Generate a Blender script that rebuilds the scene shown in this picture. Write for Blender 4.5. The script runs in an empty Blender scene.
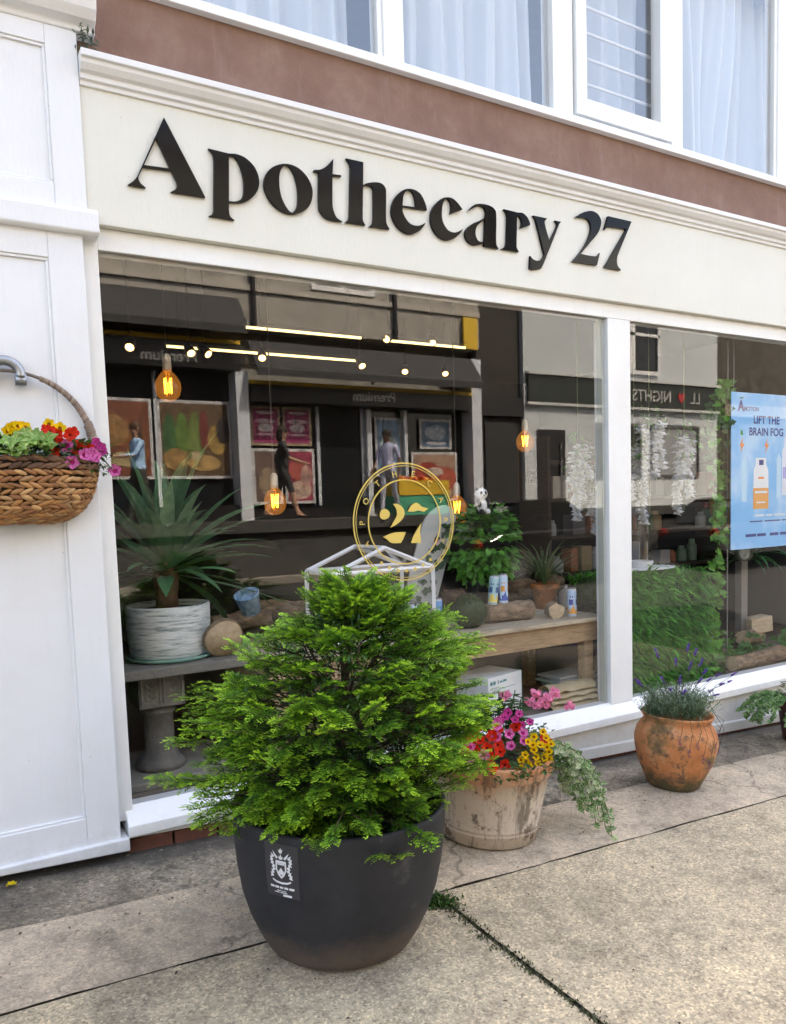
import bpy, math, random
import numpy as np
from mathutils import Vector, Matrix, noise

# ---------------------------------------------------------------- camera, sky, sun, exposure
SC = bpy.context.scene
COL = SC.collection
YAW, PITCH, ROLL = .5269, -.0826, -.0330
F, PX, PY = 769., 393., 572.95
CAM = Vector((-.6545, -3.559, 1.56))
FW = Vector((math.sin(YAW)*math.cos(PITCH), math.cos(YAW)*math.cos(PITCH), math.sin(PITCH)))
_r = Vector((math.cos(YAW), -math.sin(YAW), 0)); _u = _r.cross(FW)
RT = _r*math.cos(ROLL) + _u*math.sin(ROLL)
UP = _u*math.cos(ROLL) - _r*math.sin(ROLL)
cd = bpy.data.cameras.new('camera'); cam = bpy.data.objects.new('camera', cd); COL.objects.link(cam)
cam.matrix_world = Matrix(((RT.x, UP.x, -FW.x, CAM.x), (RT.y, UP.y, -FW.y, CAM.y), (RT.z, UP.z, -FW.z, CAM.z), (0, 0, 0, 1)))
cd.sensor_fit = 'VERTICAL'; cd.sensor_height = 36; cd.sensor_width = 27.6
cd.lens = F/1024*36; cd.shift_y = (PY-512)/1024
cd.clip_start = .05; cd.clip_end = 2000
SC.camera = cam

SUN_EL, SUN_AZ = 52., 28.          # the sun stands behind the shop: the far side of the street is sunlit
w = bpy.data.worlds.new('World'); SC.world = w; w.use_nodes = True
wn = w.node_tree.nodes; wl = w.node_tree.links
sky = wn.new('ShaderNodeTexSky'); sky.sky_type = 'NISHITA'; sky.sun_disc = False
sky.sun_elevation = math.radians(SUN_EL); sky.sun_rotation = math.radians(SUN_AZ)
sky.air_density = .8; sky.dust_density = 4.; sky.ozone_density = .6
bg = wn['Background']; bg.inputs['Strength'].default_value = .15
wl.new(sky.outputs[0], bg.inputs['Color'])
sl = bpy.data.lights.new('sun', 'SUN'); sl.energy = 3.2; sl.angle = math.radians(.6); sl.color = (1, .97, .93)
sun = bpy.data.objects.new('sun', sl); COL.objects.link(sun)
_d = Vector((math.sin(math.radians(SUN_AZ))*math.cos(math.radians(SUN_EL)), math.cos(math.radians(SUN_AZ))*math.cos(math.radians(SUN_EL)), math.sin(math.radians(SUN_EL))))
sun.rotation_euler = _d.to_track_quat('Z', 'Y').to_euler(); sun.location = (0, 10, 20)
SC.view_settings.view_transform = 'Standard'; SC.view_settings.look = 'None'
SC.view_settings.exposure = 3.05; SC.view_settings.use_white_balance = True; SC.view_settings.white_balance_temperature = 7850; SC.view_settings.white_balance_tint = 10; SC.view_settings.gamma = 1
SC.render.engine = 'CYCLES'
SC.cycles.use_denoising = True
SC.cycles.max_bounces = 10; SC.cycles.transparent_max_bounces = 24; SC.cycles.diffuse_bounces = 4; SC.cycles.glossy_bounces = 5
SC.cycles.caustics_reflective = False; SC.cycles.caustics_refractive = False
SC.cycles.sample_clamp_indirect = 6

rnd = random.Random(7)
def U(a, b): return rnd.uniform(a, b)

# ---------------------------------------------------------------- measuring helpers
def ray(x, y): return RT*((x-PX)/F) - UP*((y-PY)/F) + FW
def at(x, y, Y):                      # the point where the sight line through a photo pixel meets the upright plane at depth Y
    v = ray(x, y); return CAM + v*((Y-CAM.y)/v.y)
def mpp(x, y, Y): return (at(x, y, Y)-CAM).dot(FW)/F
GA, GX, GY = .045, -.047, .02
def gz(x, y): return GA + GX*x + GY*y
def onG(x, y):
    v = ray(x, y); n = Vector((-GX, -GY, 1)); return CAM + v*((GA-n.dot(CAM))/n.dot(v))
GN = Vector((-GX, -GY, 1)).normalized()

# ---------------------------------------------------------------- mesh helpers
class MB:
    def __init__(s): s.v = []; s.f = []; s.c = []
    def add(s, vs, fs, col=(1, 1, 1)):
        o = len(s.v); s.v += [tuple(p) for p in vs]
        for q in fs: s.f.append(tuple(i+o for i in q)); s.c.append(col)
        return s
    def box(s, a, b, col=(1, 1, 1), M=None):
        (x0, y0, z0), (x1, y1, z1) = a, b
        vs = [Vector(p) for p in ((x0,y0,z0),(x1,y0,z0),(x1,y1,z0),(x0,y1,z0),(x0,y0,z1),(x1,y0,z1),(x1,y1,z1),(x0,y1,z1))]
        if M is not None: vs = [M @ p for p in vs]
        return s.add(vs, ((0,3,2,1),(4,5,6,7),(0,1,5,4),(1,2,6,5),(2,3,7,6),(3,0,4,7)), col)
    def prism_x(s, prof, x0, x1, col=(1, 1, 1)):     # (y,z) outline run along x
        n = len(prof)
        vs = [(x0, y, z) for y, z in prof] + [(x1, y, z) for y, z in prof]
        fs = [(i, (i+1) % n, n+(i+1) % n, n+i) for i in range(n)] + [tuple(range(n-1, -1, -1)), tuple(range(n, 2*n))]
        return s.add(vs, fs, col)
    def slab(s, poly, t, n=Vector((0, -1, 0)), col=(1, 1, 1)):   # flat outline with thickness t along n
        k = len(poly); a = [Vector(p) for p in poly]; b = [p+n*t for p in a]
        fs = [(i, (i+1) % k, k+(i+1) % k, k+i) for i in range(k)] + [tuple(range(k-1, -1, -1)), tuple(range(k, 2*k))]
        return s.add(a+b, fs, col)
    def lathe(s, prof, c=(0, 0, 0), seg=48, M=None, wob=0, sx=1, sy=1, col=(1, 1, 1), cap=True):
        vs = []; c = Vector(c)
        for j, (r, z) in enumerate(prof):
            for i in range(seg):
                a = 2*math.pi*i/seg
                rr = r*(1+wob*noise.noise(Vector((math.cos(a)*1.5, math.sin(a)*1.5, z*4+c.x*3))))
                p = Vector((rr*math.cos(a)*sx, rr*math.sin(a)*sy, z))
                if M is not None: p = M @ p
                vs.append(p+c)
        fs = []
        for j in range(len(prof)-1):
            for i in range(seg):
                k = (i+1) % seg; fs.append((j*seg+i, j*seg+k, (j+1)*seg+k, (j+1)*seg+i))
        if cap:
            fs.append(tuple(range(seg-1, -1, -1))); o = (len(prof)-1)*seg; fs.append(tuple(range(o, o+seg)))
        return s.add(vs, fs, col)
    def tube(s, pts, r, seg=8, col=(1, 1, 1)):
        pts = [Vector(p) for p in pts]; n = len(pts)
        rs = r if isinstance(r, (list, tuple)) else [r]*n
        t0 = (pts[1]-pts[0]).normalized(); up = Vector((0, 0, 1)) if abs(t0.z) < .9 else Vector((1, 0, 0))
        nx = t0.cross(up).normalized(); vs = []
        for j in range(n):
            t = (pts[min(j+1, n-1)]-pts[max(j-1, 0)]).normalized()
            nx = (nx - t*nx.dot(t)).normalized(); ny = t.cross(nx)
            for i in range(seg):
                a = 2*math.pi*i/seg; vs.append(pts[j]+(nx*math.cos(a)+ny*math.sin(a))*rs[j])
        fs = []
        for j in range(n-1):
            for i in range(seg):
                k = (i+1) % seg; fs.append((j*seg+i, j*seg+k, (j+1)*seg+k, (j+1)*seg+i))
        fs += [tuple(range(seg-1, -1, -1)), tuple(range((n-1)*seg, n*seg))]
        return s.add(vs, fs, col)
    def ball(s, c, r, seg=16, rings=10, M=None, wob=0, fr=3., col=(1, 1, 1)):
        c = Vector(c); rx, ry, rz = r if isinstance(r, (list, tuple)) else (r, r, r)
        vs = []
        for j in range(rings+1):
            th = math.pi*j/rings
            for i in range(seg):
                a = 2*math.pi*i/seg
                p = Vector((math.sin(th)*math.cos(a), math.sin(th)*math.sin(a), math.cos(th)))
                k = 1+wob*noise.noise(p*fr+c*7)
                p = Vector((p.x*rx*k, p.y*ry*k, p.z*rz*k))
                if M is not None: p = M @ p
                vs.append(c+p)
        fs = [(j*seg+i, (j+1)*seg+i, (j+1)*seg+(i+1) % seg, j*seg+(i+1) % seg) for j in range(rings) for i in range(seg)]
        return s.add(vs, fs, col)
    def leaf(s, p, d, n, L, W, col=(1, 1, 1), fold=.15, droop=0):   # pointed leaf folded on its midrib
        p = Vector(p); d = Vector(d).normalized(); sd = d.cross(Vector(n)).normalized(); nn = sd.cross(d)
        g = Vector((0, 0, -droop*L))
        m = p+d*L*.45+g*.3; e = p+d*L+g
        l = m+sd*W*.5+nn*fold*W; r = m-sd*W*.5+nn*fold*W
        return s.add([p, r, e, l], ((0, 1, 2), (0, 2, 3)), col)
    def heart(s, p, d, n, L, W, col=(1, 1, 1), edge=None):    # ivy-like lobed leaf
        p = Vector(p); d = Vector(d).normalized(); sd = d.cross(Vector(n)).normalized(); nn = sd.cross(d)
        pr = [(0, 0), (-.1, .28), (.12, .5), (.32, .3), (.5, .42), (.68, .2), (1, 0)]
        L1 = [p+d*L*a+sd*W*b+nn*W*.22*b for a, b in pr]; R1 = [p+d*L*a-sd*W*b+nn*W*.22*b for a, b in pr[1:-1]]
        vs = L1+R1; k = len(L1); m = p+d*L*.4; vs.append(m); mi = len(vs)-1
        ring = list(range(k))+list(range(k+len(R1)-1, k-1, -1))
        o = len(s.v); s.v += [tuple(q) for q in vs]
        for i in range(len(ring)):
            s.f.append((o+ring[i], o+ring[(i+1) % len(ring)], o+mi)); s.c.append(col if not edge or i % 3 else edge)
        return s
    def strap(s, p, az, el, L, W, bend, seg=7, col=(1, 1, 1), fold=.2, tw=0):   # long arching leaf
        p = Vector(p); pts = []; q = p.copy(); e = el
        for i in range(seg+1):
            pts.append((q.copy(), e)); e2 = e
            q = q+Vector((math.cos(az)*math.cos(e2), math.sin(az)*math.cos(e2), math.sin(e2)))*(L/seg); e -= bend/seg*(.4+1.2*i/seg)
        vs = []
        for i, (c, e) in enumerate(pts):
            t = i/seg; wd = W*(.55+.9*t if t < .45 else .955*(1-((t-.45)/.55)**1.8))*.5+.0006
            sd = Vector((-math.sin(az+tw*t), math.cos(az+tw*t), 0)); up = Vector((-math.cos(az)*math.sin(e), -math.sin(az)*math.sin(e), math.cos(e)))
            vs += [c+sd*wd+up*fold*wd, c, c-sd*wd+up*fold*wd]
        fs = []
        for i in range(seg):
            a = 3*i; fs += [(a, a+1, a+4, a+3), (a+1, a+2, a+5, a+4)]
        return s.add(vs, fs, col)
    def build(s, name, mat, parent=None, smooth=False, bevel=0, attr=False):
        o0 = Vector(parent.get('_base', (0, 0, 0))) if parent is not None else Vector((0, 0, 0))
        me = bpy.data.meshes.new(name)
        me.from_pydata([tuple(Vector(p)-o0) for p in s.v], [], s.f); me.validate(); me.update()
        if attr and len(me.polygons) == len(s.c):
            a = me.attributes.new('col', 'FLOAT_COLOR', 'FACE')
            a.data.foreach_set('color', np.array([tuple(c)+(1.,) for c in s.c], dtype=np.float32).ravel())
        if smooth: me.polygons.foreach_set('use_smooth', [True]*len(me.polygons))
        me.materials.append(mat)
        ob = bpy.data.objects.new(name, me); COL.objects.link(ob)
        if bevel:
            m = ob.modifiers.new('bevel', 'BEVEL'); m.width = bevel; m.segments = 2; m.limit_method = 'ANGLE'; m.angle_limit = math.radians(40)
            if smooth is False: me.polygons.foreach_set('use_smooth', [False]*len(me.polygons))
        if parent is not None: ob.parent = parent; ob['_base'] = tuple(o0)
        return ob

def thing(name, label, cat, base, group=None):
    o = bpy.data.objects.new(name, None); COL.objects.link(o); o.location = base; o.empty_display_size = .1
    o['label'] = label; o['category'] = cat; o['_base'] = tuple(base)
    if group: o['group'] = group
    return o
def tag(o, label, cat, group=None):
    o['label'] = label; o['category'] = cat
    if group: o['group'] = group
    return o
def struct(o): o['kind'] = 'structure'; return o
def note(o, label): o['label'] = label; return o
def place(me, name, parent, loc, M=None):       # one more object of a shared mesh
    o = bpy.data.objects.new(name, me); COL.objects.link(o)
    b = Vector(parent['_base']) if parent is not None else Vector((0, 0, 0))
    T = Matrix.Translation(Vector(loc)-b)
    o.parent = parent; o.matrix_local = T @ (M.to_4x4() if M is not None else Matrix())
    return o
def curve_mesh(cu, fn):
    t = bpy.data.objects.new('tmp', cu); COL.objects.link(t)
    me = bpy.data.meshes.new_from_object(t.evaluated_get(bpy.context.evaluated_depsgraph_get()))
    mb = MB(); mb.add([fn(v.co) for v in me.vertices], [tuple(p.vertices) for p in me.polygons])
    bpy.data.objects.remove(t); bpy.data.curves.remove(cu); bpy.data.meshes.remove(me)
    return mb
def text_mb(txt, size, fn, depth=.002, align='CENTER', space=1, bold=0):
    cu = bpy.data.curves.new('txt', 'FONT'); cu.body = txt; cu.size = size; cu.align_x = align; cu.extrude = depth/2; cu.space_character = space; cu.offset = bold
    return curve_mesh(cu, fn)
def spline_outline(pts, closed_smooth=False, sub=5):
    n = len(pts); out = []
    for i in range(n):
        p1, p2 = pts[i], pts[(i+1) % n]; p0, p3 = pts[i-1], pts[(i+2) % n]
        if len(p1) > 2 and len(p2) > 2: out.append((p1[0], p1[1])); continue
        a = (0, 0) if False else None
        t1 = ((p2[0]-p0[0])/2, (p2[1]-p0[1])/2) if len(p1) < 3 else (p2[0]-p1[0], p2[1]-p1[1])
        t2 = ((p3[0]-p1[0])/2, (p3[1]-p1[1])/2) if len(p2) < 3 else (p2[0]-p1[0], p2[1]-p1[1])
        for k in range(sub):
            t = k/sub; h1 = 2*t**3-3*t*t+1; h2 = t**3-2*t*t+t; h3 = -2*t**3+3*t*t; h4 = t**3-t*t
            out.append((h1*p1[0]+h2*t1[0]+h3*p2[0]+h4*t2[0], h1*p1[1]+h2*t1[1]+h3*p2[1]+h4*t2[1]))
    return out
def outline_mb(loops, fn, depth, bevel=0):
    cu = bpy.data.curves.new('o', 'CURVE'); cu.dimensions = '2D'; cu.fill_mode = 'BOTH'; cu.extrude = depth/2; cu.bevel_depth = bevel
    for L in loops:
        sp = cu.splines.new('POLY'); sp.points.add(len(L)-1); sp.use_cyclic_u = True
        for q, p in zip(sp.points, L): q.co = (p[0], p[1], 0, 1)
    return curve_mesh(cu, fn)

# ---------------------------------------------------------------- materials
def newmat(name):
    m = bpy.data.materials.new(name); m.use_nodes = True; nt = m.node_tree
    return m, nt, nt.nodes, nt.links, nt.nodes['Principled BSDF']
def texco(N, L, scale=(1, 1, 1), kind='Object'):
    t = N.new('ShaderNodeTexCoord'); mp = N.new('ShaderNodeMapping'); L.new(t.outputs[kind], mp.inputs[0]); mp.inputs['Scale'].default_value = scale
    return mp.outputs[0]
def noise_n(N, L, co, scale, det=6, rough=.6):
    n = N.new('ShaderNodeTexNoise'); L.new(co, n.inputs['Vector']); n.inputs['Scale'].default_value = scale; n.inputs['Detail'].default_value = det; n.inputs['Roughness'].default_value = rough
    return n.outputs['Fac']
def ramp(N, L, fac, stops):
    r = N.new('ShaderNodeValToRGB'); L.new(fac, r.inputs[0]); e = r.color_ramp.elements
    while len(e) < len(stops): e.new(.5)
    for q, (p, c) in zip(e, stops): q.position = p; q.color = (*c, 1) if len(c) == 3 else c
    return r.outputs[0]
def mixc(N, L, fac, a, b, mode='MIX'):
    m = N.new('ShaderNodeMix'); m.data_type = 'RGBA'; m.blend_type = mode
    for k, v in ((0, fac), (6, a), (7, b)):
        if hasattr(v, 'links') or hasattr(v, 'is_linked'): L.new(v, m.inputs[k])
        elif k == 0: m.inputs[0].default_value = v
        else: m.inputs[k].default_value = (*v, 1)
    return m.outputs[2]
def bump(N, L, P, h, st, dist=.01):
    b = N.new('ShaderNodeBump'); b.inputs['Strength'].default_value = st; b.inputs['Distance'].default_value = dist
    L.new(h, b.inputs['Height']); L.new(b.outputs[0], P.inputs['Normal'])
def M_plain(name, c, rough=.5, var=.12, vs=6, bs=0, bsc=60, metal=0, spec=.5, scale=(1, 1, 1), c2=None):
    m, nt, N, L, P = newmat(name); co = texco(N, L, scale)
    n = noise_n(N, L, co, vs); d = tuple(x*(1-var) for x in c) if c2 is None else c2
    L.new(mixc(N, L, ramp(N, L, n, [(.3, (0, 0, 0)), (.7, (1, 1, 1))]), d, c), P.inputs['Base Color'])
    P.inputs['Roughness'].default_value = rough; P.inputs['Metallic'].default_value = metal; P.inputs['Specular IOR Level'].default_value = spec
    if bs: bump(N, L, P, noise_n(N, L, co, bsc), bs)
    return m
def M_emit(name, c, st):
    m, nt, N, L, P = newmat(name); P.inputs['Base Color'].default_value = (*c, 1); P.inputs['Emission Color'].default_value = (*c, 1); P.inputs['Emission Strength'].default_value = st
    return m
def M_leaf(name, rough=.45, trans=.3, spec=.4):
    m, nt, N, L, P = newmat(name); a = N.new('ShaderNodeAttribute'); a.attribute_name = 'col'
    n = noise_n(N, L, texco(N, L), 25, 3)
    c = mixc(N, L, 1., a.outputs['Color'], ramp(N, L, n, [(.3, (.72, .72, .72)), (.7, (1.15, 1.15, 1.1))]), 'MULTIPLY')
    L.new(c, P.inputs['Base Color']); P.inputs['Roughness'].default_value = rough; P.inputs['Specular IOR Level'].default_value = spec
    t = N.new('ShaderNodeBsdfTranslucent'); L.new(c, t.inputs['Color']); mx = N.new('ShaderNodeMixShader'); mx.inputs[0].default_value = trans
    L.new(P.outputs[0], mx.inputs[1]); L.new(t.outputs[0], mx.inputs[2]); L.new(mx.outputs[0], N['Material Output'].inputs[0])
    return m
def M_attr(name, rough=.5):
    m, nt, N, L, P = newmat(name); a = N.new('ShaderNodeAttribute'); a.attribute_name = 'col'
    L.new(a.outputs['Color'], P.inputs['Base Color']); P.inputs['Roughness'].default_value = rough
    return m
def M_glass(name, ior=1.5, tint=(1, 1, 1), rough=0):
    m, nt, N, L, P = newmat(name); N.remove(P)
    r0 = ((ior-1)/(ior+1))**2                      # Schlick reflectance of one face, the same from both sides
    lw = N.new('ShaderNodeLayerWeight'); lw.inputs['Blend'].default_value = .5
    pw = N.new('ShaderNodeMath'); pw.operation = 'POWER'; L.new(lw.outputs['Facing'], pw.inputs[0]); pw.inputs[1].default_value = 5
    f = N.new('ShaderNodeMath'); f.operation = 'MULTIPLY_ADD'; L.new(pw.outputs[0], f.inputs[0]); f.inputs[1].default_value = 1-r0; f.inputs[2].default_value = r0
    t = N.new('ShaderNodeBsdfTransparent'); t.inputs[0].default_value = (*tint, 1)
    g = N.new('ShaderNodeBsdfGlossy'); g.inputs['Roughness'].default_value = rough
    mx = N.new('ShaderNodeMixShader'); L.new(f.outputs[0], mx.inputs[0]); L.new(t.outputs[0], mx.inputs[1]); L.new(g.outputs[0], mx.inputs[2])
    L.new(mx.outputs[0], N['Material Output'].inputs[0])
    return m
def M_paint(name, c, dirt=.1, rough=.42):
    # old gloss paint: faint brush texture, grime in patches
    m, nt, N, L, P = newmat(name); co = texco(N, L)
    n1 = noise_n(N, L, co, 1.7, 8, .65); n2 = noise_n(N, L, texco(N, L, (14, 14, 1.2)), 2.2, 6, .7)
    a = mixc(N, L, ramp(N, L, n1, [(.42, (0, 0, 0)), (.75, (1, 1, 1))]), c, tuple(x*(1-dirt)*k for x, k in zip(c, (1, .985, .95))))
    b = mixc(N, L, ramp(N, L, n2, [(.55, (0, 0, 0)), (.8, (.5, .5, .5))]), a, tuple(x*(1-dirt*1.5)*k for x, k in zip(c, (1, .98, .93))))
    sx = N.new('ShaderNodeSeparateXYZ'); L.new(co, sx.inputs[0])       # splashed dirt low down, patchy
    ma = N.new('ShaderNodeMath'); ma.operation = 'MULTIPLY_ADD'; L.new(noise_n(N, L, co, 9, 9, .8), ma.inputs[0]); ma.inputs[1].default_value = .42; L.new(sx.outputs['Z'], ma.inputs[2])
    b = mixc(N, L, ramp(N, L, ma.outputs[0], [(.22, (.45, .45, .45)), (.42, (0, 0, 0))]), b, (.33, .30, .25))
    b = mixc(N, L, ramp(N, L, noise_n(N, L, co, 21, 4, .75), [(.70, (0, 0, 0)), (.735, (.55, .55, .55))]), b, (.36, .33, .29))
    L.new(b, P.inputs['Base Color']); P.inputs['Roughness'].default_value = rough
    bump(N, L, P, noise_n(N, L, texco(N, L, (3, 3, 1)), 22, 6), .22, .005)
    return m
def M_wood(name, c1, c2, rough=.75, axis=(1, 8, 8), bs=.5):
    m, nt, N, L, P = newmat(name); co = texco(N, L, axis)
    n = noise_n(N, L, co, 7, 8, .7)
    L.new(ramp(N, L, n, [(.3, c2), (.5, c1), (.72, tuple(min(1, x*1.25) for x in c1))]), P.inputs['Base Color']); P.inputs['Roughness'].default_value = rough
    bump(N, L, P, n, bs, .01)
    return m
# ---------------------------------------------------------------- shared materials
WHITE = M_paint('white gloss paint', (.75, .765, .785), .07, .38)
CREAM = M_paint('cream gloss paint', (.68, .677, .61), .05, .36)
FRAMEW = M_paint('window frame paint', (.80, .81, .80), .08, .35)
GLASS = M_glass('shop glass', 1.5)
UGLASS = M_glass('upper window glass', 2.0)
LEAF = M_leaf('leaf'); FLOWER = M_leaf('petal', .6, .35, .2); PAINTED = M_attr('printed colours', .45)
SOIL = M_plain('potting soil', (.035, .024, .017), .95, .5, 30, .8, 80)
BLACKMET = M_plain('black metal', (.012, .012, .013), .4, .2)
STEEL = M_plain('galvanised steel', (.35, .37, .4), .35, .2, 12, metal=.8)
DARKWOOD = M_wood('dark stained wood', (.05, .032, .02), (.02, .013, .009))
CLEARGLASS = M_glass('clear glass', 1.45)

# ---------------------------------------------------------------- ground: pavement strips with open joints, kerb, road, far pavement
def M_conc(name, base, dark, warm, grain=.5, stain=.5, band=None, crack=0, fine=110):
    # worn concrete: broad stains, mid-size blotches, sandy grain, a few hairline cracks
    m, nt, N, L, P = newmat(name); co = texco(N, L)
    c = ramp(N, L, noise_n(N, L, co, 1.3, 9, .7), [(.34, dark), (.5, base), (.64, warm)])
    c = mixc(N, L, 1., c, ramp(N, L, noise_n(N, L, co, 7, 9, .75), [(.32, (.60, .59, .58)), (.5, (1, 1, 1)), (.68, (1.28, 1.25, 1.2))]), 'MULTIPLY')
    v = N.new('ShaderNodeTexVoronoi'); v.inputs['Scale'].default_value = fine; L.new(co, v.inputs['Vector'])
    hs = N.new('ShaderNodeSeparateColor'); L.new(v.outputs['Color'], hs.inputs[0]); lo = 1-grain*.75; hi = 1+grain*1.1
    c = mixc(N, L, 1., c, ramp(N, L, hs.outputs[0], [(.0, (lo*.96, lo*.95, lo*.94)), (.35, (.95, .94, .93)), (.75, (1.08, 1.06, 1.02)), (1., (hi, hi*.97, hi*.92))]), 'MULTIPLY')
    c = mixc(N, L, ramp(N, L, noise_n(N, L, co, 38, 4, .8), [(.60, (0, 0, 0)), (.70, (grain, grain, grain))]), c, tuple(x*.35 for x in dark))
    s = ramp(N, L, noise_n(N, L, co, 2.6, 10, .78), [(.52, (0, 0, 0)), (.62, (stain, stain, stain))]); c = mixc(N, L, s, c, tuple(x*.5 for x in dark))
    s2 = ramp(N, L, noise_n(N, L, co, 4.3, 10, .8), [(.57, (0, 0, 0)), (.64, (stain*.8,)*3)]); c = mixc(N, L, s2, c, tuple(min(1, x*1.35) for x in warm))
    if crack:
        e = N.new('ShaderNodeTexVoronoi'); e.feature = 'DISTANCE_TO_EDGE'; e.inputs['Scale'].default_value = crack
        nn = N.new('ShaderNodeTexNoise'); nn.inputs['Scale'].default_value = 5; nn.inputs['Detail'].default_value = 8; L.new(co, nn.inputs['Vector'])
        va = N.new('ShaderNodeVectorMath'); va.operation = 'MULTIPLY_ADD'; L.new(nn.outputs['Color'], va.inputs[0]); va.inputs[1].default_value = (.35, .35, 0); L.new(co, va.inputs[2]); L.new(va.outputs[0], e.inputs['Vector'])
        c = mixc(N, L, ramp(N, L, e.outputs['Distance'], [(.0012, (.6, .6, .6)), (.0035, (0, 0, 0))]), c, (.06, .052, .042))
    if band:      # grime gathered along one edge of the strip
        sx = N.new('ShaderNodeSeparateXYZ'); L.new(co, sx.inputs[0])
        ad = N.new('ShaderNodeMath'); ad.operation = 'MULTIPLY_ADD'; L.new(noise_n(N, L, co, 3.5, 9, .75), ad.inputs[0]); ad.inputs[1].default_value = .45; L.new(sx.outputs['Y'], ad.inputs[2])
        c = mixc(N, L, ramp(N, L, ad.outputs[0], [(band[0], (0, 0, 0)), (band[1], (band[2],)*3)]), c, (.05, .044, .038))
    L.new(c, P.inputs['Base Color']); P.inputs['Roughness'].default_value = .92
    bump(N, L, P, noise_n(N, L, co, 45, 8, .75), .8, .010)
    return m
M_OLD = M_conc('old stained concrete', (.24, .205, .155), (.10, .088, .07), (.38, .335, .26), .5, .8, (-.08, .12, .8), .7, 90)
M_KERB = M_conc('worn pink kerbstone', (.50, .42, .32), (.34, .285, .22), (.57, .48, .37), .28, .35, None, .45, 120)
M_AGG = M_conc('exposed aggregate concrete', (.45, .385, .275), (.31, .27, .20), (.55, .47, .33), .5, .35, None, 0, 125)
M_JOINT = M_plain('joint grit', (.14, .12, .09), .95, .6, 40, .8, 90, c2=(.05, .044, .034))
ASPH = M_plain('asphalt', (.038, .039, .041), .85, .35, 3, .5, 150)
def gsheet(name, mat, xs, ylo, yhi, dz=0, fz=gz, nx=None, ny=8, wob=.0, rough=.0):
    # a sheet following the slope of the street, long edges a little ragged
    mb = MB(); nx = nx or int((xs[1]-xs[0])/.05)
    for i in range(nx+1):
        x = xs[0]+(xs[1]-xs[0])*i/nx
        a = ylo+wob*(noise.noise(Vector((x*3, ylo*5, 1)))+.5*noise.noise(Vector((x*14, ylo*5, 4)))); b = yhi+wob*(noise.noise(Vector((x*3, yhi*5, 9)))+.5*noise.noise(Vector((x*14, yhi*5, 6))))
        for j in range(ny+1):
            y = a+(b-a)*j/ny
            mb.v.append((x, y, fz(x, y)+dz+rough*noise.noise(Vector((x*2.2, y*2.2, 0)))+rough*.4*noise.noise(Vector((x*9, y*9, 3)))))
    for i in range(nx):
        for j in range(ny):
            k = i*(ny+1)+j; mb.f.append((k, k+ny+1, k+ny+2, k+1)); mb.c.append((1, 1, 1))
    return struct(mb.build(name, mat, None, True))
def roadz(x, y):
    t = max(0, min(1, (-4.1-y)/4.4)); xx = max(-10, min(14, x))
    return (gz(xx, -4.0)-.11)*(1-t)+.36*t
gsheet('pavement', M_OLD, (-2.5, 7.5), -.485, .3, .004, rough=.006, wob=.008)
gsheet('kerb_strip', M_KERB, (-2.5, 7.5), -1.004, -.492, .010, rough=.004, wob=.010)
gsheet('pavement_slab', M_AGG, (-2.5, .972), -4.0, -1.006, .005, rough=.005, wob=.005, ny=60)
gsheet('pavement_slab', M_AGG, (.992, 7.5), -4.0, -1.006, .005, rough=.005, wob=.005, ny=60)
gsheet('pavement_bed', M_JOINT, (-12, 16), -4.05, .3, -.007, nx=60, ny=6)
gsheet('road', ASPH, (-30, 40), -8.6, -4.05, 0, roadz, nx=70, ny=12)
mb = MB(); mb.add([(-900, -900, -3), (900, -900, -3), (900, 900, -3), (-900, 900, -3)], [(0, 1, 2, 3)]); struct(mb.build('ground', ASPH))
FARZ = 1.42
mb = MB(); mb.box((-30, -12.2, .2), (40, -9.0, FARZ)); struct(mb.build('far_pavement', M_plain('far paving slabs', (.30, .28, .25), .9, .3, 2.5, .3, 60)))
mb = MB(); mb.box((-30, -8.998, -.5), (40, -8.6, .48)); struct(mb.build('far_kerb', M_plain('far kerb concrete', (.28, .26, .23), .9, .3, 3)))
mb = MB(); mb.box((-30, -8.97, .4), (40, -8.90, FARZ-.18)); mb.box((-30, -8.99, FARZ-.18), (40, -8.80, FARZ+.02))
tag(mb.build('retaining_wall', M_plain('rough stone walling', (.075, .075, .073), .9, .5, 5, .8, 20)), 'low stone retaining wall across the street holding up the far pavement', 'wall')
# moss and weeds in the joint
rnd.seed(5)
mb = MB()
for i in range(420):
    t = U(0, 1)**1.6; x = .982+rnd.gauss(0, .012)+.05*(1-t)*U(-1, .4); y = -1.02-.95*t
    for k in range(2):
        a = U(0, 6.28); c = U(.6, 1.2); mb.leaf((x+U(-.01, .01), y+U(-.01, .01), gz(x, y)+.002), (math.cos(a), math.sin(a), U(.4, 2)), (0, 0, 1), U(.008, .02), U(.004, .009), (.075*c, .085*c, .03*c))
o = mb.build('moss', LEAF, attr=True); o['kind'] = 'stuff'
mb = MB()
for i in range(700):
    t_ = min(.7, abs(rnd.gauss(0, .3))); x = .92+.09*t_+rnd.gauss(0, .035); y = -1.03-.13*t_+rnd.gauss(0, .02); a = U(0, 6.28); c = U(.6, 1.3)
    mb.leaf((x, y, gz(x, y)+.004), (math.cos(a), math.sin(a), U(.5, 2.2)), (0, 0, 1), U(.012, .038), U(.006, .013), (.055*c, .13*c, .025*c), droop=.2)
tag(mb.build('weed', LEAF, attr=True), 'small green weed growing in the pavement crack beside the big black planter', 'weed')
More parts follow.
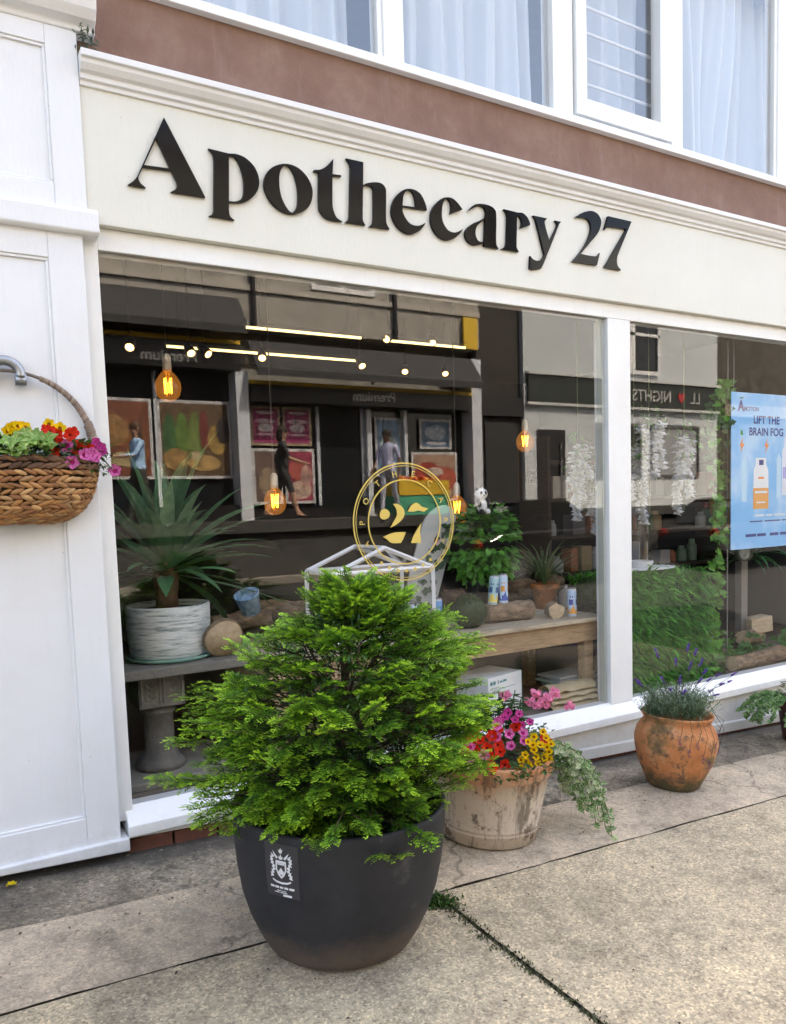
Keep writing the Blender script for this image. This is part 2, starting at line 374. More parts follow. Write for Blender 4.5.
# loose bits: dead leaves, grit, petals
LIT = M_attr('litter bits', .9); mb = MB()
for i in range(900):
    x = U(-.7, 5.2); y = -abs(rnd.gauss(0, .55))-.05 if rnd.random() < .8 else U(-2.5, 0)
    c = rnd.choice([(.09, .06, .035), (.05, .04, .03), (.2, .16, .1), (.04, .03, .025), (.3, .27, .22)]); a = U(0, 6.28)
    mb.leaf((x, y, gz(x, y)+.014), (math.cos(a), math.sin(a), U(-.1, .2)), (0, 0, 1), U(.006, .022), U(.004, .012), c, fold=.3)
o = mb.build('litter', LIT, attr=True); o['kind'] = 'stuff'

# ---------------------------------------------------------------- the shop building
B = thing('shop_building', 'white and cream shopfront with big panes below a maroon rendered upper wall', 'building', (0, 0, 0))
ZB, ZT, W1, X2, XE = .26, 2.704, 3.009, 3.207, 6.4
# upper wall; its unseen height, length, sides and back are added to shade the street front
def M_maroon():
    m, nt, N, L, P = newmat('maroon painted render'); co = texco(N, L)
    a = ramp(N, L, noise_n(N, L, co, 2.2, 8, .7), [(.3, (.17, .090, .064)), (.5, (.215, .122, .088)), (.7, (.275, .175, .135))])
    b = ramp(N, L, noise_n(N, L, texco(N, L, (6, 6, 1)), 2.5, 8, .75), [(.55, (0, 0, 0)), (.8, (.5, .5, .5))])
    L.new(mixc(N, L, b, a, (.30, .22, .20)), P.inputs['Base Color']); P.inputs['Roughness'].default_value = .8
    bump(N, L, P, noise_n(N, L, co, 70, 6), .5, .006); return m
MAROON = M_maroon()
mb = MB(); mb.box((-7, -.02, 3.455), (14, .25, 3.80)); mb.box((-7, -.02, 5.3), (14, .25, 7.4)); mb.box((-7, -.02, 3.80), (-.62, .25, 5.3)); mb.box((6.6, -.02, 3.80), (14, .25, 5.3))
mb.box((-7, -.01, -.3), (-1.9, .25, 3.455)); mb.box((XE+.25, -.01, -.6), (14, .25, 3.455))
mb.box((-7, .25, -.6), (-6.75, 6.3, 7.4)); mb.box((13.75, .25, -.6), (14, 6.3, 7.4)); mb.box((-6.75, 6.05, -.6), (13.75, 6.3, 7.4))
mb.build('upper_wall', MAROON, B)
mb = MB(); mb.box((-7.1, -.15, 7.4), (14.1, 6.4, 7.55)); mb.build('roof', M_plain('roof felt', (.06, .06, .06), .9), B)  # unseen roof, added so the building's shadow reaches across the pavement
# upper windows: one long frame with mullions, an opening casement, four panes
UW = MB()
UW.prism_x([(-.06, 3.79), (-.055, 3.835), (.0, 3.848), (.10, 3.85), (.10, 3.79)], -.62, 6.6)      # sill rail
for x0, x1 in ((-.62, -.5), (.28, .40), (1.46, 1.58), (2.60, 2.755), (3.615, 3.72), (4.74, 4.86), (5.8, 5.92), (6.5, 6.6)):
    UW.box((x0, -.012, 3.849), (x1, .09, 5.2))
    if x0 in (1.46, 3.615, 4.74): UW.box((x0-.03, .0, 3.85), (x0, .08, 5.2))
UW.box((-.62, -.012, 5.2), (6.6, .09, 5.3))
uw = UW.build('upper_window', FRAMEW, B, bevel=.004)
mb = MB()
for a, b, c, d in ((2.77, 2.852, 3.868, 5.19), (3.49, 3.60, 3.868, 5.19), (2.852, 3.49, 3.868, 3.968), (2.852, 3.49, 5.09, 5.19)): mb.box((a, -.03, c), (b, .05, d))
cs = mb.build('casement', FRAMEW, uw, bevel=.004)
for a, b, c in ((-.5, .28, 3.85), (.40, 1.43, 3.85), (1.58, 2.60, 3.85), (2.852, 3.49, 3.968), (3.72, 4.71, 3.85), (4.86, 5.8, 3.85), (5.92, 6.5, 3.85)):
    mb = MB(); mb.box((a, .028, c), (b, .034, 5.2)); mb.build('pane', UGLASS, uw)
# fascia with its cornice
mb = MB(); mb.box((-.05, -.06, 2.797), (XE+.2, .12, 3.36)); fa = mb.build('fascia', CREAM, B, bevel=.004)
mb = MB(); mb.prism_x([(.0, 3.345), (-.072, 3.345), (-.074, 3.362), (-.088, 3.366), (-.09, 3.385), (-.108, 3.392), (-.125, 3.412), (-.128, 3.428), (-.142, 3.43), (-.144, 3.456), (-.02, 3.466), (.0, 3.466)], -.04, XE+.22)
mb.build('cornice', WHITE, fa, bevel=.003)
# pilaster on the left
def slant(mb, x0, x1, y0, y1, zt, off): mb.add([(x0, y0, gz(x0, 0)+off), (x1, y0, gz(x1, 0)+off), (x1, y1, gz(x1, 0)+off), (x0, y1, gz(x0, 0)+off), (x0, y0, zt), (x1, y0, zt), (x1, y1, zt), (x0, y1, zt)], ((0,3,2,1),(4,5,6,7),(0,1,5,4),(1,2,6,5),(2,3,7,6),(3,0,4,7)))
PL = -1.02
mb = MB(); mb.box((PL, -.062, .12), (-.075, .1, 2.75)); mb.box((PL, -.062, 2.82), (-.05, .1, 3.58)); pil = mb.build('pilaster', WHITE, B)
mb = MB()
for z0, z1, xr, pr in ((.14, 2.742, -.068, -.205), (2.838, 3.56, -.042, -.165)):
    pb, pt = (.27, 2.63) if z0 < 1 else (2.93, 3.47)
    mb.box((PL, -.078, z0), (PL+.13, -.0625, z1)); mb.box((pr, -.078, z0), (xr, -.0625, z1))
    mb.box((PL+.13, -.078, z0), (pr, -.0625, pb)); mb.box((PL+.13, -.078, pt), (pr, -.0625, z1))
mb.build('panel_frame', WHITE, pil, bevel=.004)
mb = MB()
for x0, x1, z0, z1 in ((PL+.13, -.205, .27, 2.63), (PL+.13, -.165, 2.93, 3.47)):
    for (a, b, c, d) in ((x0, x1, z0, z0+.012), (x0, x1, z1-.012, z1), (x0, x0+.012, z0+.012, z1-.012), (x1-.012, x1, z0+.012, z1-.012)): mb.box((a, -.072, c), (b, -.0625, d))
mb.build('panel_bead', WHITE, pil, bevel=.003)
mb = MB(); mb.prism_x([(.05, 2.735), (-.10, 2.735), (-.112, 2.745), (-.112, 2.82), (-.098, 2.84), (.05, 2.85)], PL-.05, -.004); mb.build('band', WHITE, pil, bevel=.006)
mb = MB(); mb.prism_x([(.05, 3.545), (-.085, 3.545), (-.09, 3.565), (-.125, 3.58), (-.15, 3.61), (-.16, 3.65), (-.20, 3.665), (-.205, 3.72), (.05, 3.73)], PL-.12, .03); mb.build('cap', WHITE, pil, bevel=.006)
mb = MB(); slant(mb, PL-.03, -.035, -.102, .1, .148, .042); mb.build('base', WHITE, pil, bevel=.006)
# display window frames, panes, sloping sill
mb = MB()
mb.box((-.065, -.022, .2), (0, .07, 2.80)); mb.box((0, -.022, ZT), (XE, .07, 2.796)); mb.box((W1, -.022, .25), (X2, .10, ZT)); mb.box((XE, -.022, .2), (XE+.2, .07, 2.796))
dw = mb.build('display_window', FRAMEW, B, bevel=.004)
mb = MB(); mb.box((W1-.016, .014, ZB), (W1-.001, .065, ZT)); mb.box((X2+.001, .014, ZB), (X2+.02, .06, ZT)); mb.build('inner_jamb', M_paint('aged inner frame paint', (.52, .56, .50), .15, .4), dw, bevel=.003)
mb = MB(); mb.prism_x([(.07, ZB-.0), (-.004, ZB-.0), (-.02, .245), (-.086, .19), (-.088, .142), (-.05, .138), (.07, .138)], -.034, XE+.2); mb.build('sill', FRAMEW, dw, bevel=.004)
for a, b in ((0, W1), (X2, XE)):
    mb = MB(); mb.box((a, .003, ZB), (b, .011, ZT)); mb.build('pane', GLASS, dw)
# stall riser below the sill: board, skirting, brick course
mb = MB(); slant(mb, -.034, XE+.2, -.042, .06, .137, .075); sr = mb.build('stall_riser', FRAMEW, B)
mb = MB()
xs = [.9, XE+.2]
mb.add([(xs[0], -.062, gz(xs[0], 0)+.028), (xs[1], -.062, gz(xs[1], 0)+.028), (xs[1], -.0425, gz(xs[1], 0)+.028), (xs[0], -.0425, gz(xs[0], 0)+.028), (xs[0], -.062, gz(xs[0], 0)+.095), (xs[1], -.062, gz(xs[1], 0)+.095), (xs[1], -.0425, gz(xs[1], 0)+.103), (xs[0], -.0425, gz(xs[0], 0)+.103)], ((0,3,2,1),(4,5,6,7),(0,1,5,4),(1,2,6,5),(2,3,7,6),(3,0,4,7)))
mb.build('skirting', FRAMEW, sr, bevel=.003)
mb = MB()
x = -.03
while x < XE:
    l = .21; mb.box((x, -.03, gz(x, 0)-.02), (x+l-.012, .05, gz(x+l, 0)+.072)); x += l
mb.build('brick_course', M_plain('old red brick', (.20, .075, .05), .9, .45, 8, .8, 40), B, bevel=.004)
mb = MB(); mb.box((-1.9, -.005, -.3), (XE+.3, .055, .02)); mb.box((-1.9, -.012, -.2), (-.045, .06, .1)); mb.build('footing', M_plain('footing shade and grime', (.05, .042, .036), .95, .4, 12), B)  # dark colour stands in for shade and grime in the gap at the base

# upstairs room, dim shop room
DIMW = M_plain('upstairs plaster', (.35, .36, .38), .9)
mb = MB(); mb.box((-.8, 2.6, 3.6), (6.7, 2.7, 5.6)); mb.box((-.8, .26, 5.5), (6.7, 2.6, 5.6)); mb.box((-.8, .26, 3.62), (6.7, 2.6, 3.7)); struct(mb.build('upstairs_wall', DIMW))
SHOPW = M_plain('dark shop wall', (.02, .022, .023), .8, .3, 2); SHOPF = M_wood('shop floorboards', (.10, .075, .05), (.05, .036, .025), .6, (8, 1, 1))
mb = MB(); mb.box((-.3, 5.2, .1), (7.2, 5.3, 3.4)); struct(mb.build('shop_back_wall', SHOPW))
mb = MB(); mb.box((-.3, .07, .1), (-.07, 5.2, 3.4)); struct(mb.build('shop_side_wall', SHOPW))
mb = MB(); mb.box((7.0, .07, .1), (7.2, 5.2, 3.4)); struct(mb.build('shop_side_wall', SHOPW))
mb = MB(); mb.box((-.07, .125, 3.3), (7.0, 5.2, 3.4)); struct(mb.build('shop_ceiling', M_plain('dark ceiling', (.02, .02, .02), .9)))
mb = MB(); mb.box((-.07, .07, .0), (7.0, 5.2, .19)); struct(mb.build('shop_floor', SHOPF))
mb = MB(); mb.box((-.06, .0705, .19), (6.9, .9, .235)); struct(mb.build('display_platform', M_wood('scuffed platform boards', (.20, .165, .125), (.10, .08, .06), .8)))

# ---------------------------------------------------------------- shop sign: raised black letters
GL = {
 (100, 120, 5.614): [
  [[(359,-16,1),(592,434,1),(398,403,1),(428,385),(432,350),(400,283,1),(243,263,1),(217,318),(225,350),(258,380,1),(158,362,1),(190,340),(210,315,1)],[(316,102,1),(395,272,1),(248,252,1)]]],
 (200, 140, 6.55): [
  [[(55,55,1),(188,88,1),(240,92),(300,118),(360,180),(388,260),(378,330),(332,385),(270,410),(190,408,1),(191,470),(200,502),(228,525,1),(60,497,1),(82,487),(91,460,1),(92,130,1),(85,88)],[(190,96,1),(230,112),(262,165),(285,250),(288,330),(275,380),(240,401),(190,400,1)]],
  [[(560,155),(640,180),(705,245),(738,330),(725,415),(680,465),(600,485),(520,455),(455,390),(420,300),(432,225),(480,175)],[(562,162),(605,200),(632,270),(643,350),(638,430),(605,475),(570,445),(535,375),(520,290),(525,210)]]],
 (305, 150, 8.274): [
  [[(235,72,1),(228,198,1),(300,208,1),(300,221,1),(228,212,1),(228,440),(240,510),(265,560),(312,593,1),(240,585),(180,565),(135,520),(115,455),(115,185,1),(75,176,1),(75,164,1),(130,160),(185,128)]],
  [[(340,68,1),(483,100,1),(481,288,1),(520,273),(580,266),(635,277),(668,318),(672,380),(671,560),(678,612),(702,656,1),(534,632,1),(560,605),(568,560,1),(567,340),(552,303),(520,290),(481,299,1),(478,540),(483,590),(502,622,1),(334,597,1),(360,575),(370,540,1),(377,150,1),(370,108)]]],
 (380, 180, 8.274): [
  [[(390,250,1),(375,190),(340,120),(290,82),(235,72),(180,90),(125,145),(97,230),(105,310),(150,390),(210,435),(265,447),(320,425),(360,385),(381,350,1),(340,373),(300,378),(250,360),(210,310),(190,260),(187,218,1)],[(187,210,1),(195,130),(215,95),(240,82),(270,100),(290,150),(300,226,1)]],
  [[(685,243,1),(640,185),(600,152),(555,142),(500,160),(440,225),(420,300),(430,380),(470,450),(520,487),(570,497),(620,480),(660,445),(688,405,1),(640,430),(600,432),(560,410),(525,355),(512,290),(518,210),(535,165),(558,150),(582,180),(591,230),(583,281,1)]]],
 (460, 190, 7.486): [
  [[(62,160,1),(85,128),(120,106),(170,104),(225,118),(260,145),(272,190),(271,375),(276,415),(291,441,1),(182,420,1),(183,393,1),(150,408),(110,412),(65,388),(40,340),(50,290),(95,252),(150,228),(190,205,1),(195,165),(180,128),(145,117),(108,130)],[(190,216,1),(160,240),(128,270),(116,320),(130,370),(155,388),(184,385,1)]],
  [[(328,142,1),(430,168,1),(470,172),(502,200),(520,235),(527,262,1),(455,288,1),(464,250),(459,215),(447,197),(428,187,1),(424,390),(425,430),(442,463,1),(311,440,1),(340,423),(350,390,1),(356,200,1),(348,168)]],
  [[(548,190,1),(655,213,1),(637,232),(637,262),(672,388,1),(725,275),(729,248),(711,228,1),(758,238,1),(743,255),(733,282,1),(622,560),(596,588),(565,597),(545,595),(524,588,1),(528,492,1),(545,515),(578,529),(612,518),(634,482,1),(576,250),(565,215)]]],
 (560, 200, 9.825): [
  [[(155,168,1),(200,135),(260,112),(320,108),(375,140),(405,200),(400,260),(370,330),(300,415),(203,528,1),(280,545),(350,553),(377,542),(393,518,1),(365,640,1),(123,605,1),(200,515),(260,420),(300,320),(305,250),(280,195),(230,172)]],
  [[(475,158,1),(704,212,1),(585,500),(562,570),(566,640),(601,690,1),(440,661,1),(655,285,1),(490,262),(460,272),(438,295,1)]]],
}
BLKGLOSS = M_plain('black gloss acrylic', (.004, .004, .005), .10, .1, spec=.12)
YL = -.077
sg = thing('shop_sign', 'raised glossy black serif lettering reading Apothecary 27 on the cream fascia', 'shop sign', (1.7, -.061, 3.05))
for (ox, oy, s), glyphs in GL.items():
    for loops in glyphs:
        L2 = []
        for lp in loops:
            q = []
            for p in spline_outline(lp):
                P3 = at(ox+p[0]/s, oy+p[1]/s, YL); q.append((P3.x, P3.z))
            L2.append(q)
        outline_mb(L2, lambda c: (c.x, YL+.0078-c.z, c.y), .0155).build('letter', BLKGLOSS, sg)
# ---------------------------------------------------------------- pots on the pavement
def tilt_to(n): return Vector((0, 0, 1)).rotation_difference(n).to_matrix()
def blossom_mesh(name, cols, r=.022, petals=5, cup=.35, throat=(.5, .4, .05), tr=.25):
    mb = MB(); n = petals*4
    vs = [(0, 0, -.35*r)]; 
    for i in range(n):
        a = 2*math.pi*i/n; k = .86+.16*abs(math.cos(petals*a/2)); vs.append((math.cos(a)*r*tr, math.sin(a)*r*tr, -.05*r))
    for i in range(n):
        a = 2*math.pi*i/n; k = .80+.22*abs(math.cos(petals*a/2)); vs.append((math.cos(a)*r*k, math.sin(a)*r*k, cup*r*(.8+.2*math.cos(petals*a))))
    o = 0; mb.v = vs
    for i in range(n):
        j = (i+1) % n; mb.f.append((0, 1+i, 1+j)); mb.c.append(throat); mb.f.append((1+i, 1+n+i, 1+n+j, 1+j)); mb.c.append(cols[0] if len(cols) == 1 or i % 4 else cols[1])
    me = bpy.data.meshes.new(name); me.from_pydata(mb.v, [], mb.f); a = me.attributes.new('col', 'FLOAT_COLOR', 'FACE')
    a.data.foreach_set('color', np.array([tuple(c)+(1.,) for c in mb.c], dtype=np.float32).ravel()); me.materials.append(FLOWER)
    return me
RED = blossom_mesh('red_flower', [(.75, .035, .012), (.6, .02, .01)], .026, throat=(.25, .01, .01))
PINK = blossom_mesh('pink_flower', [(.78, .20, .50), (.65, .10, .38)], .026, throat=(.45, .02, .18), tr=.4)
MAG = blossom_mesh('magenta_flower', [(.62, .06, .32), (.5, .04, .25)], .022, throat=(.2, .01, .08))
YEL = blossom_mesh('yellow_flower', [(.85, .56, .01), (.8, .48, .01)], .021, throat=(.30, .10, .01), tr=.35)
GERP = blossom_mesh('geranium_flower', [(.85, .28, .45), (.75, .2, .36)], .021, cup=.15, throat=(.6, .1, .25))
def aim(d, spin=0):
    q = Vector((0, 0, 1)).rotation_difference(Vector(d).normalized()).to_matrix(); return q @ Matrix.Rotation(spin, 3, 'Z')
def put_flower(me, p, par, d, s=1.): place(me, 'flower', par, p, aim(d, U(0, 6))*s)
CAMD = lambda p: (CAM-Vector(p)).normalized()

# big black planter and its yew
pb = Vector((.515, -1.075, gz(.5, -1.075)+.012)); Tn = tilt_to((GN+Vector((-.02, .0, 0))).normalized())
pt = thing('yew_planter', 'big matt black planter holding a bushy bright green yew, nearest thing on the pavement', 'planter', pb)
M_BP, _nt, _N, _L, _P = newmat('black stoneware with chalky scuffs'); _co = texco(_N, _L)
_c = ramp(_N, _L, noise_n(_N, _L, _co, 4, 8, .7), [(.35, (.016, .017, .02)), (.6, (.026, .027, .031)), (.72, (.078, .078, .08))])
_sx = _N.new('ShaderNodeSeparateXYZ'); _L.new(_co, _sx.inputs[0])
_ma = _N.new('ShaderNodeMath'); _ma.operation = 'MULTIPLY_ADD'; _L.new(noise_n(_N, _L, _co, 7, 8, .75), _ma.inputs[0]); _ma.inputs[1].default_value = .22; _L.new(_sx.outputs['Z'], _ma.inputs[2])
_c = mixc(_N, _L, ramp(_N, _L, _ma.outputs[0], [(.13, (.7, .7, .7)), (.28, (0, 0, 0))]), _c, (.15, .11, .085))
_L.new(_c, _P.inputs['Base Color']); _P.inputs['Roughness'].default_value = .6; _P.inputs['Specular IOR Level'].default_value = .25; bump(_N, _L, _P, noise_n(_N, _L, _co, 35, 8, .7), .25, .006)
prof = [(.0, .0), (.235, .0), (.258, .012), (.285, .06), (.315, .13), (.338, .21), (.353, .30), (.361, .38), (.365, .46), (.367, .495), (.362, .505), (.352, .505), (.346, .498), (.342, .44), (.0, .43)]
prof = [(r*1.055, z*1.02) for r, z in prof]
mb = MB(); mb.lathe(prof, pb, 72, Tn, cap=False); mb.build('pot', M_BP, pt, True)
mb = MB(); mb.lathe([(.0, .43), (.342, .43), (.34, .44), (.0, .445)], pb, 32, Tn, .02, cap=False); mb.build('soil', SOIL, pt)
# maker's label: dark square, white crest
def on_pot(az, z, out=.0):      # a point on the pot's outside
    for (r0, z0), (r1, z1) in zip(prof[1:], prof[2:]):
        if z0 <= z <= z1: r = r0+(r1-r0)*(z-z0)/(z1-z0); break
    return pb+Tn @ Vector(((r+out)*math.cos(az), (r+out)*math.sin(az), z))
AZ0 = math.radians(-146.)
def lab(u, v, out): return on_pot(AZ0+u/.37, .395+v, out)
mb = MB(); n = 6
for i in range(n):
    for j in range(n):
        us = [(-.062+.124*(i+a)/n, -.092+.184*(j+b)/n) for a, b in ((0, 0), (1, 0), (1, 1), (0, 1))]; mb.add([lab(*q, .0012) for q in us], [(0, 1, 2, 3)])
lb = mb.build('sticker', M_plain('dark label film', (.03, .031, .037), .35, .05), pt)
WP = M_plain('white print', (.62, .63, .66), .6, .05)
def mark(loops, out=.0022):
    return outline_mb(loops, lambda c: lab(c.x, c.y, out), 0)
rnd.seed(11); cr = MB()
def addm(m2): cr.add(m2.v, m2.f)
shield = [(-.019, .035), (.019, .035), (.02, .005), (.012, -.014), (0, -.026), (-.012, -.014), (-.02, .005)]
inner = [(x*.72, (y-.006)*.72+.006) for x, y in shield]
addm(mark([shield, inner])); addm(mark([[(-.011, -.004), (0, .012), (.011, -.004), (.005, -.012), (-.005, -.012)]])); addm(mark([[(-.012, .026), (.012, .026), (.012, .021), (-.012, .021)]]))
addm(mark([[(-.006, .04), (.006, .04), (.008, .052), (.003, .048), (0, .06), (-.003, .048), (-.008, .052)]])); addm(mark([[(-.004, .061), (.004, .061), (.009, .076), (.003, .071), (.001, .08), (-.004, .07), (-.009, .073)]]))
for s in (-1, 1):
    for k in range(7):
        y = .048-.011*k; x0 = .024+.004*math.sin(k*1.3)
        addm(mark([[(s*x0, y), (s*(x0+.013), y+.010), (s*(x0+.010), y), (s*(x0+.014), y-.007), (s*(x0+.002), y-.005)]]))
    addm(mark([[(s*.010, .045), (s*.030, .066), (s*.024, .05), (s*.016, .040)]]))
pts = [(-.034, -.030), (-.02, -.036), (0, -.038), (.02, -.036), (.034, -.030), (.034, -.036), (.02, -.043), (0, -.045), (-.02, -.043), (-.034, -.036)]
addm(mark([pts])); cr.build('crest', WP, lb)
pm_ = MB()       # rows of print too small to read
for v, h_, segs in ((-.058, .0075, ((-.045, -.030), (-.027, -.012), (-.009, .004), (.008, .022), (.026, .044))), (-.070, .003, ((-.020, -.004), (-.001, .014))), (-.076, .003, ((-.030, -.012), (-.008, .018))), (-.084, .0075, ((.002, .034),))):
    for x0, x1 in segs: pm_.add([lab(x0, v-h_/2, .0022), lab(x1, v-h_/2, .0022), lab(x1, v+h_/2, .0022), lab(x0, v+h_/2, .0022)], [(0, 1, 2, 3)])
pm_.build('print', WP, lb)
# yew: flat fronds of needle shoots over a dark twiggy inside
rnd.seed(21)
top = pb+Tn @ Vector((0, 0, .44))
TW = M_plain('yew bark', (.075, .045, .028), .9, .4, 20, .6, 60)
limbs = MB(); fol = MB()
ENVZ = [0, .12, .28, .45, .58, .72, .86, 1.0]; ENVR = [.43, .53, .57, .56, .50, .38, .24, .07]
def env(az, zz):
    r = float(np.interp(zz, ENVZ, ENVR)); k = math.cos(az-.45)
    if k > 0: r += .10*k*max(0, min(1, (zz-.45)*4))*(1-max(0, zz-.8)*3)
    lo = math.cos(az+.25)
    if lo > 0: r -= .24*lo*max(0, 1-zz/.55)            # kept clear of the flower tub
    fr = math.cos(az+1.98)                              # towards the street the skirt stays inside the rim
    if fr > -.1: r -= .29*(fr+.1)*max(0, 1-zz/.42)
    return max(.05, (r-.015)*(1+.22*noise.noise(Vector((math.cos(az)*1.7, math.sin(az)*1.7, zz*3.2)))))
def shoot(p, d, up, L, bright, tipb):
    sd = d.cross(up).normalized(); up = sd.cross(d); n = max(4, int(L/.0068)); wv = rnd.gauss(0, .25)
    for i in range(n+1):
        t = i/n; q = p+d*L*t+up*((.10+wv)*L*t*(1-t)-.20*L*t*t); ln = .0225*(1-.45*t**2)*U(.8, 1.2)
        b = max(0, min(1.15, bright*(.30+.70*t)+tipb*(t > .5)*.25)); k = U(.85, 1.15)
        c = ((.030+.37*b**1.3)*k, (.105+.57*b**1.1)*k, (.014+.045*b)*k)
        for s in (-1, 1): fol.leaf(q, sd*s*(.9-.45*t)+d*(.45+.6*t)+up*U(-.25, .45), up, ln, .0072, c, fold=.12)
def frond(p, d, bright, size=1.):
    d = Vector(d).normalized(); n_ = Vector((rnd.gauss(0, .22), rnd.gauss(0, .22), 1)); sd = d.cross(n_).normalized(); up = sd.cross(d); L = U(.10, .16)*size; k = 0; t = .12; sg = rnd.choice((-1, 1))
    limbs.tube([p-d*.07, p, p+d*L*.5+up*(-.03*L), p+d*L+up*(-.12*L)], [.003, .0024, .0018, .001], 4)
    while t < 1:
        q = p+d*L*t+up*(-.12*L*t*t); a = U(.65, 1.0); e = (d*math.cos(a)+sd*sg*math.sin(a)+up*U(-.18, .12)).normalized()
        shoot(q, e, up, U(.042, .072)*size*(1-.42*t), bright*U(.75, 1.15), bright); sg = -sg; t += U(.09, .13)
    shoot(p+d*L*.8, d, up, .055*size, bright*1.1, bright)
def axis(zz): return top+Vector((.10*max(0, zz)**1.5, 0, .86*zz))
NF = 760
for i in range(NF):
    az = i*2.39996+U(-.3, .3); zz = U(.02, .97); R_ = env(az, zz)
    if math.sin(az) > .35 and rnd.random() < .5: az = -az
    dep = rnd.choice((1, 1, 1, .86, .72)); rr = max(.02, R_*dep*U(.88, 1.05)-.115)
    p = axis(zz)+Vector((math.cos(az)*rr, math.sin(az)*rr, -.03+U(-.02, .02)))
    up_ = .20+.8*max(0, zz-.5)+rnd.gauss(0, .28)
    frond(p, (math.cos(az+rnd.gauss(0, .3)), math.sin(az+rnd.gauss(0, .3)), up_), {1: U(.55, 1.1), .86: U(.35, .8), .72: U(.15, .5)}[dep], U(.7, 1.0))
for az, zz, ex in ((0.05, .40, .10), (.12, .62, .10), (.3, .74, .07), (.22, .66, .13), (.5, .70, .06), (3.15, .46, .08), (3.3, .52, .06), (3.0, .22, .07), (3.25, .18, .09), (3.5, .12, .05), (3.4, .34, .07), (2.9, .56, .05), (-2.3, .05, .05), (-2.4, .0, .05), (-2.6, .1, .04)):
    for k in range(5):
        a2 = az+rnd.gauss(0, .10); rr = env(a2, max(0, zz))+ex-.10-.05*k; p = axis(zz)+Vector((math.cos(a2)*rr, math.sin(a2)*rr, rnd.gauss(0, .025)))
        frond(p, (math.cos(a2+rnd.gauss(0, .3)), math.sin(a2+rnd.gauss(0, .3)), .18 if zz > .05 else -.12), U(.6, 1.1), 1.)
for k in range(26):
    a2 = U(0, 6.28); r = U(0, .10); frond(axis(U(.86, 1.0))+Vector((r*math.cos(a2), r*math.sin(a2), -.07)), (math.cos(a2)*.6, math.sin(a2)*.6, U(.5, 1.2)), U(.6, 1.1), .85)
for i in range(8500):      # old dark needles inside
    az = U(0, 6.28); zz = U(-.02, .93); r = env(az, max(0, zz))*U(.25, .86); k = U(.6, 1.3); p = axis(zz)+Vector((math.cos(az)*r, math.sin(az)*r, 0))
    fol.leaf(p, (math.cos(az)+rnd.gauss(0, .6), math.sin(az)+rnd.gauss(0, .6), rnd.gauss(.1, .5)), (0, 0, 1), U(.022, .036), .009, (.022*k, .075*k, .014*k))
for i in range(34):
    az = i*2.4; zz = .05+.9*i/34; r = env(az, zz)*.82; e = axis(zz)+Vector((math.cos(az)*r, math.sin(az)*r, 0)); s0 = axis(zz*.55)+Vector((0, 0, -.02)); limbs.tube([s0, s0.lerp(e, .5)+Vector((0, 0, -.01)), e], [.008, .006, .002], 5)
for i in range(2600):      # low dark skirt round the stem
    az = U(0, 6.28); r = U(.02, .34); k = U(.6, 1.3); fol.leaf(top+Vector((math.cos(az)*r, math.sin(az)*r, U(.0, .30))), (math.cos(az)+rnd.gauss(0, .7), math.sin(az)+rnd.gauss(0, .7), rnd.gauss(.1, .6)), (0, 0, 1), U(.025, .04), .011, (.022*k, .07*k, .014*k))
limbs.tube([top+Vector((0, 0, -.02)), axis(.35), axis(.7), axis(.97)], [.024, .018, .011, .004], 8)
limbs.build('branches', TW, pt, True); fol.build('foliage', LEAF, pt, attr=True)

# limewashed terracotta tub with petunias, calibrachoa, geranium and trailing ivy
def M_terr(name, lime, moss, z0, z1, mz=0):
    m, nt, N, L, P = newmat(name); co = texco(N, L)
    c = ramp(N, L, noise_n(N, L, co, 5, 8, .7), [(.3, (.36, .125, .045)), (.5, (.52, .20, .07)), (.7, (.56, .31, .16))])
    sx = N.new('ShaderNodeSeparateXYZ'); L.new(co, sx.inputs[0])
    def zf(sc, k, s, vert=(1, 1, 1)):
        ma = N.new('ShaderNodeMath'); ma.operation = 'MULTIPLY_ADD'; L.new(noise_n(N, L, texco(N, L, vert), sc, 8, .7), ma.inputs[0]); ma.inputs[1].default_value = k; L.new(sx.outputs['Z'], ma.inputs[2]); return ma.outputs[0]
    if lime: 
        a = ramp(N, L, zf(4, .35, 0, (1, 1, .5)), [(z0, (.9, .9, .9)), (z1, (.05, .05, .05))]); c = mixc(N, L, a, c, (.56, .50, .41))
        s = ramp(N, L, noise_n(N, L, texco(N, L, (1, 1, .16)), 13, 8, .75), [(.50, (0, 0, 0)), (.60, (.8, .8, .8))]); c = mixc(N, L, s, c, (.12, .095, .07))
    if moss:
        a = ramp(N, L, zf(6, .5, 0), [(mz, (.95, .95, .95)), (mz+.11, (0, 0, 0))]); c = mixc(N, L, a, c, (.07, .065, .03))
        s = ramp(N, L, noise_n(N, L, co, 4.2, 8, .72), [(.50, (0, 0, 0)), (.58, (.8, .8, .8))]); c = mixc(N, L, s, c, (.11, .085, .03))
    s = ramp(N, L, noise_n(N, L, co, 11, 8, .8), [(.53, (0, 0, 0)), (.60, (.85, .85, .85))]); c = mixc(N, L, s, c, (.09, .06, .04))
    L.new(c, P.inputs['Base Color']); P.inputs['Roughness'].default_value = .85; bump(N, L, P, noise_n(N, L, co, 28, 8, .75), .5, .008); return m
tb = onG(488, 833); tb.z = gz(tb.x, tb.y)+.012
tt = thing('flower_tub', 'limewashed terracotta tub overflowing with red, pink and yellow flowers and trailing ivy', 'flower tub', tb)
T2 = tilt_to((GN*1+Vector((.02, 0, 0))).normalized())
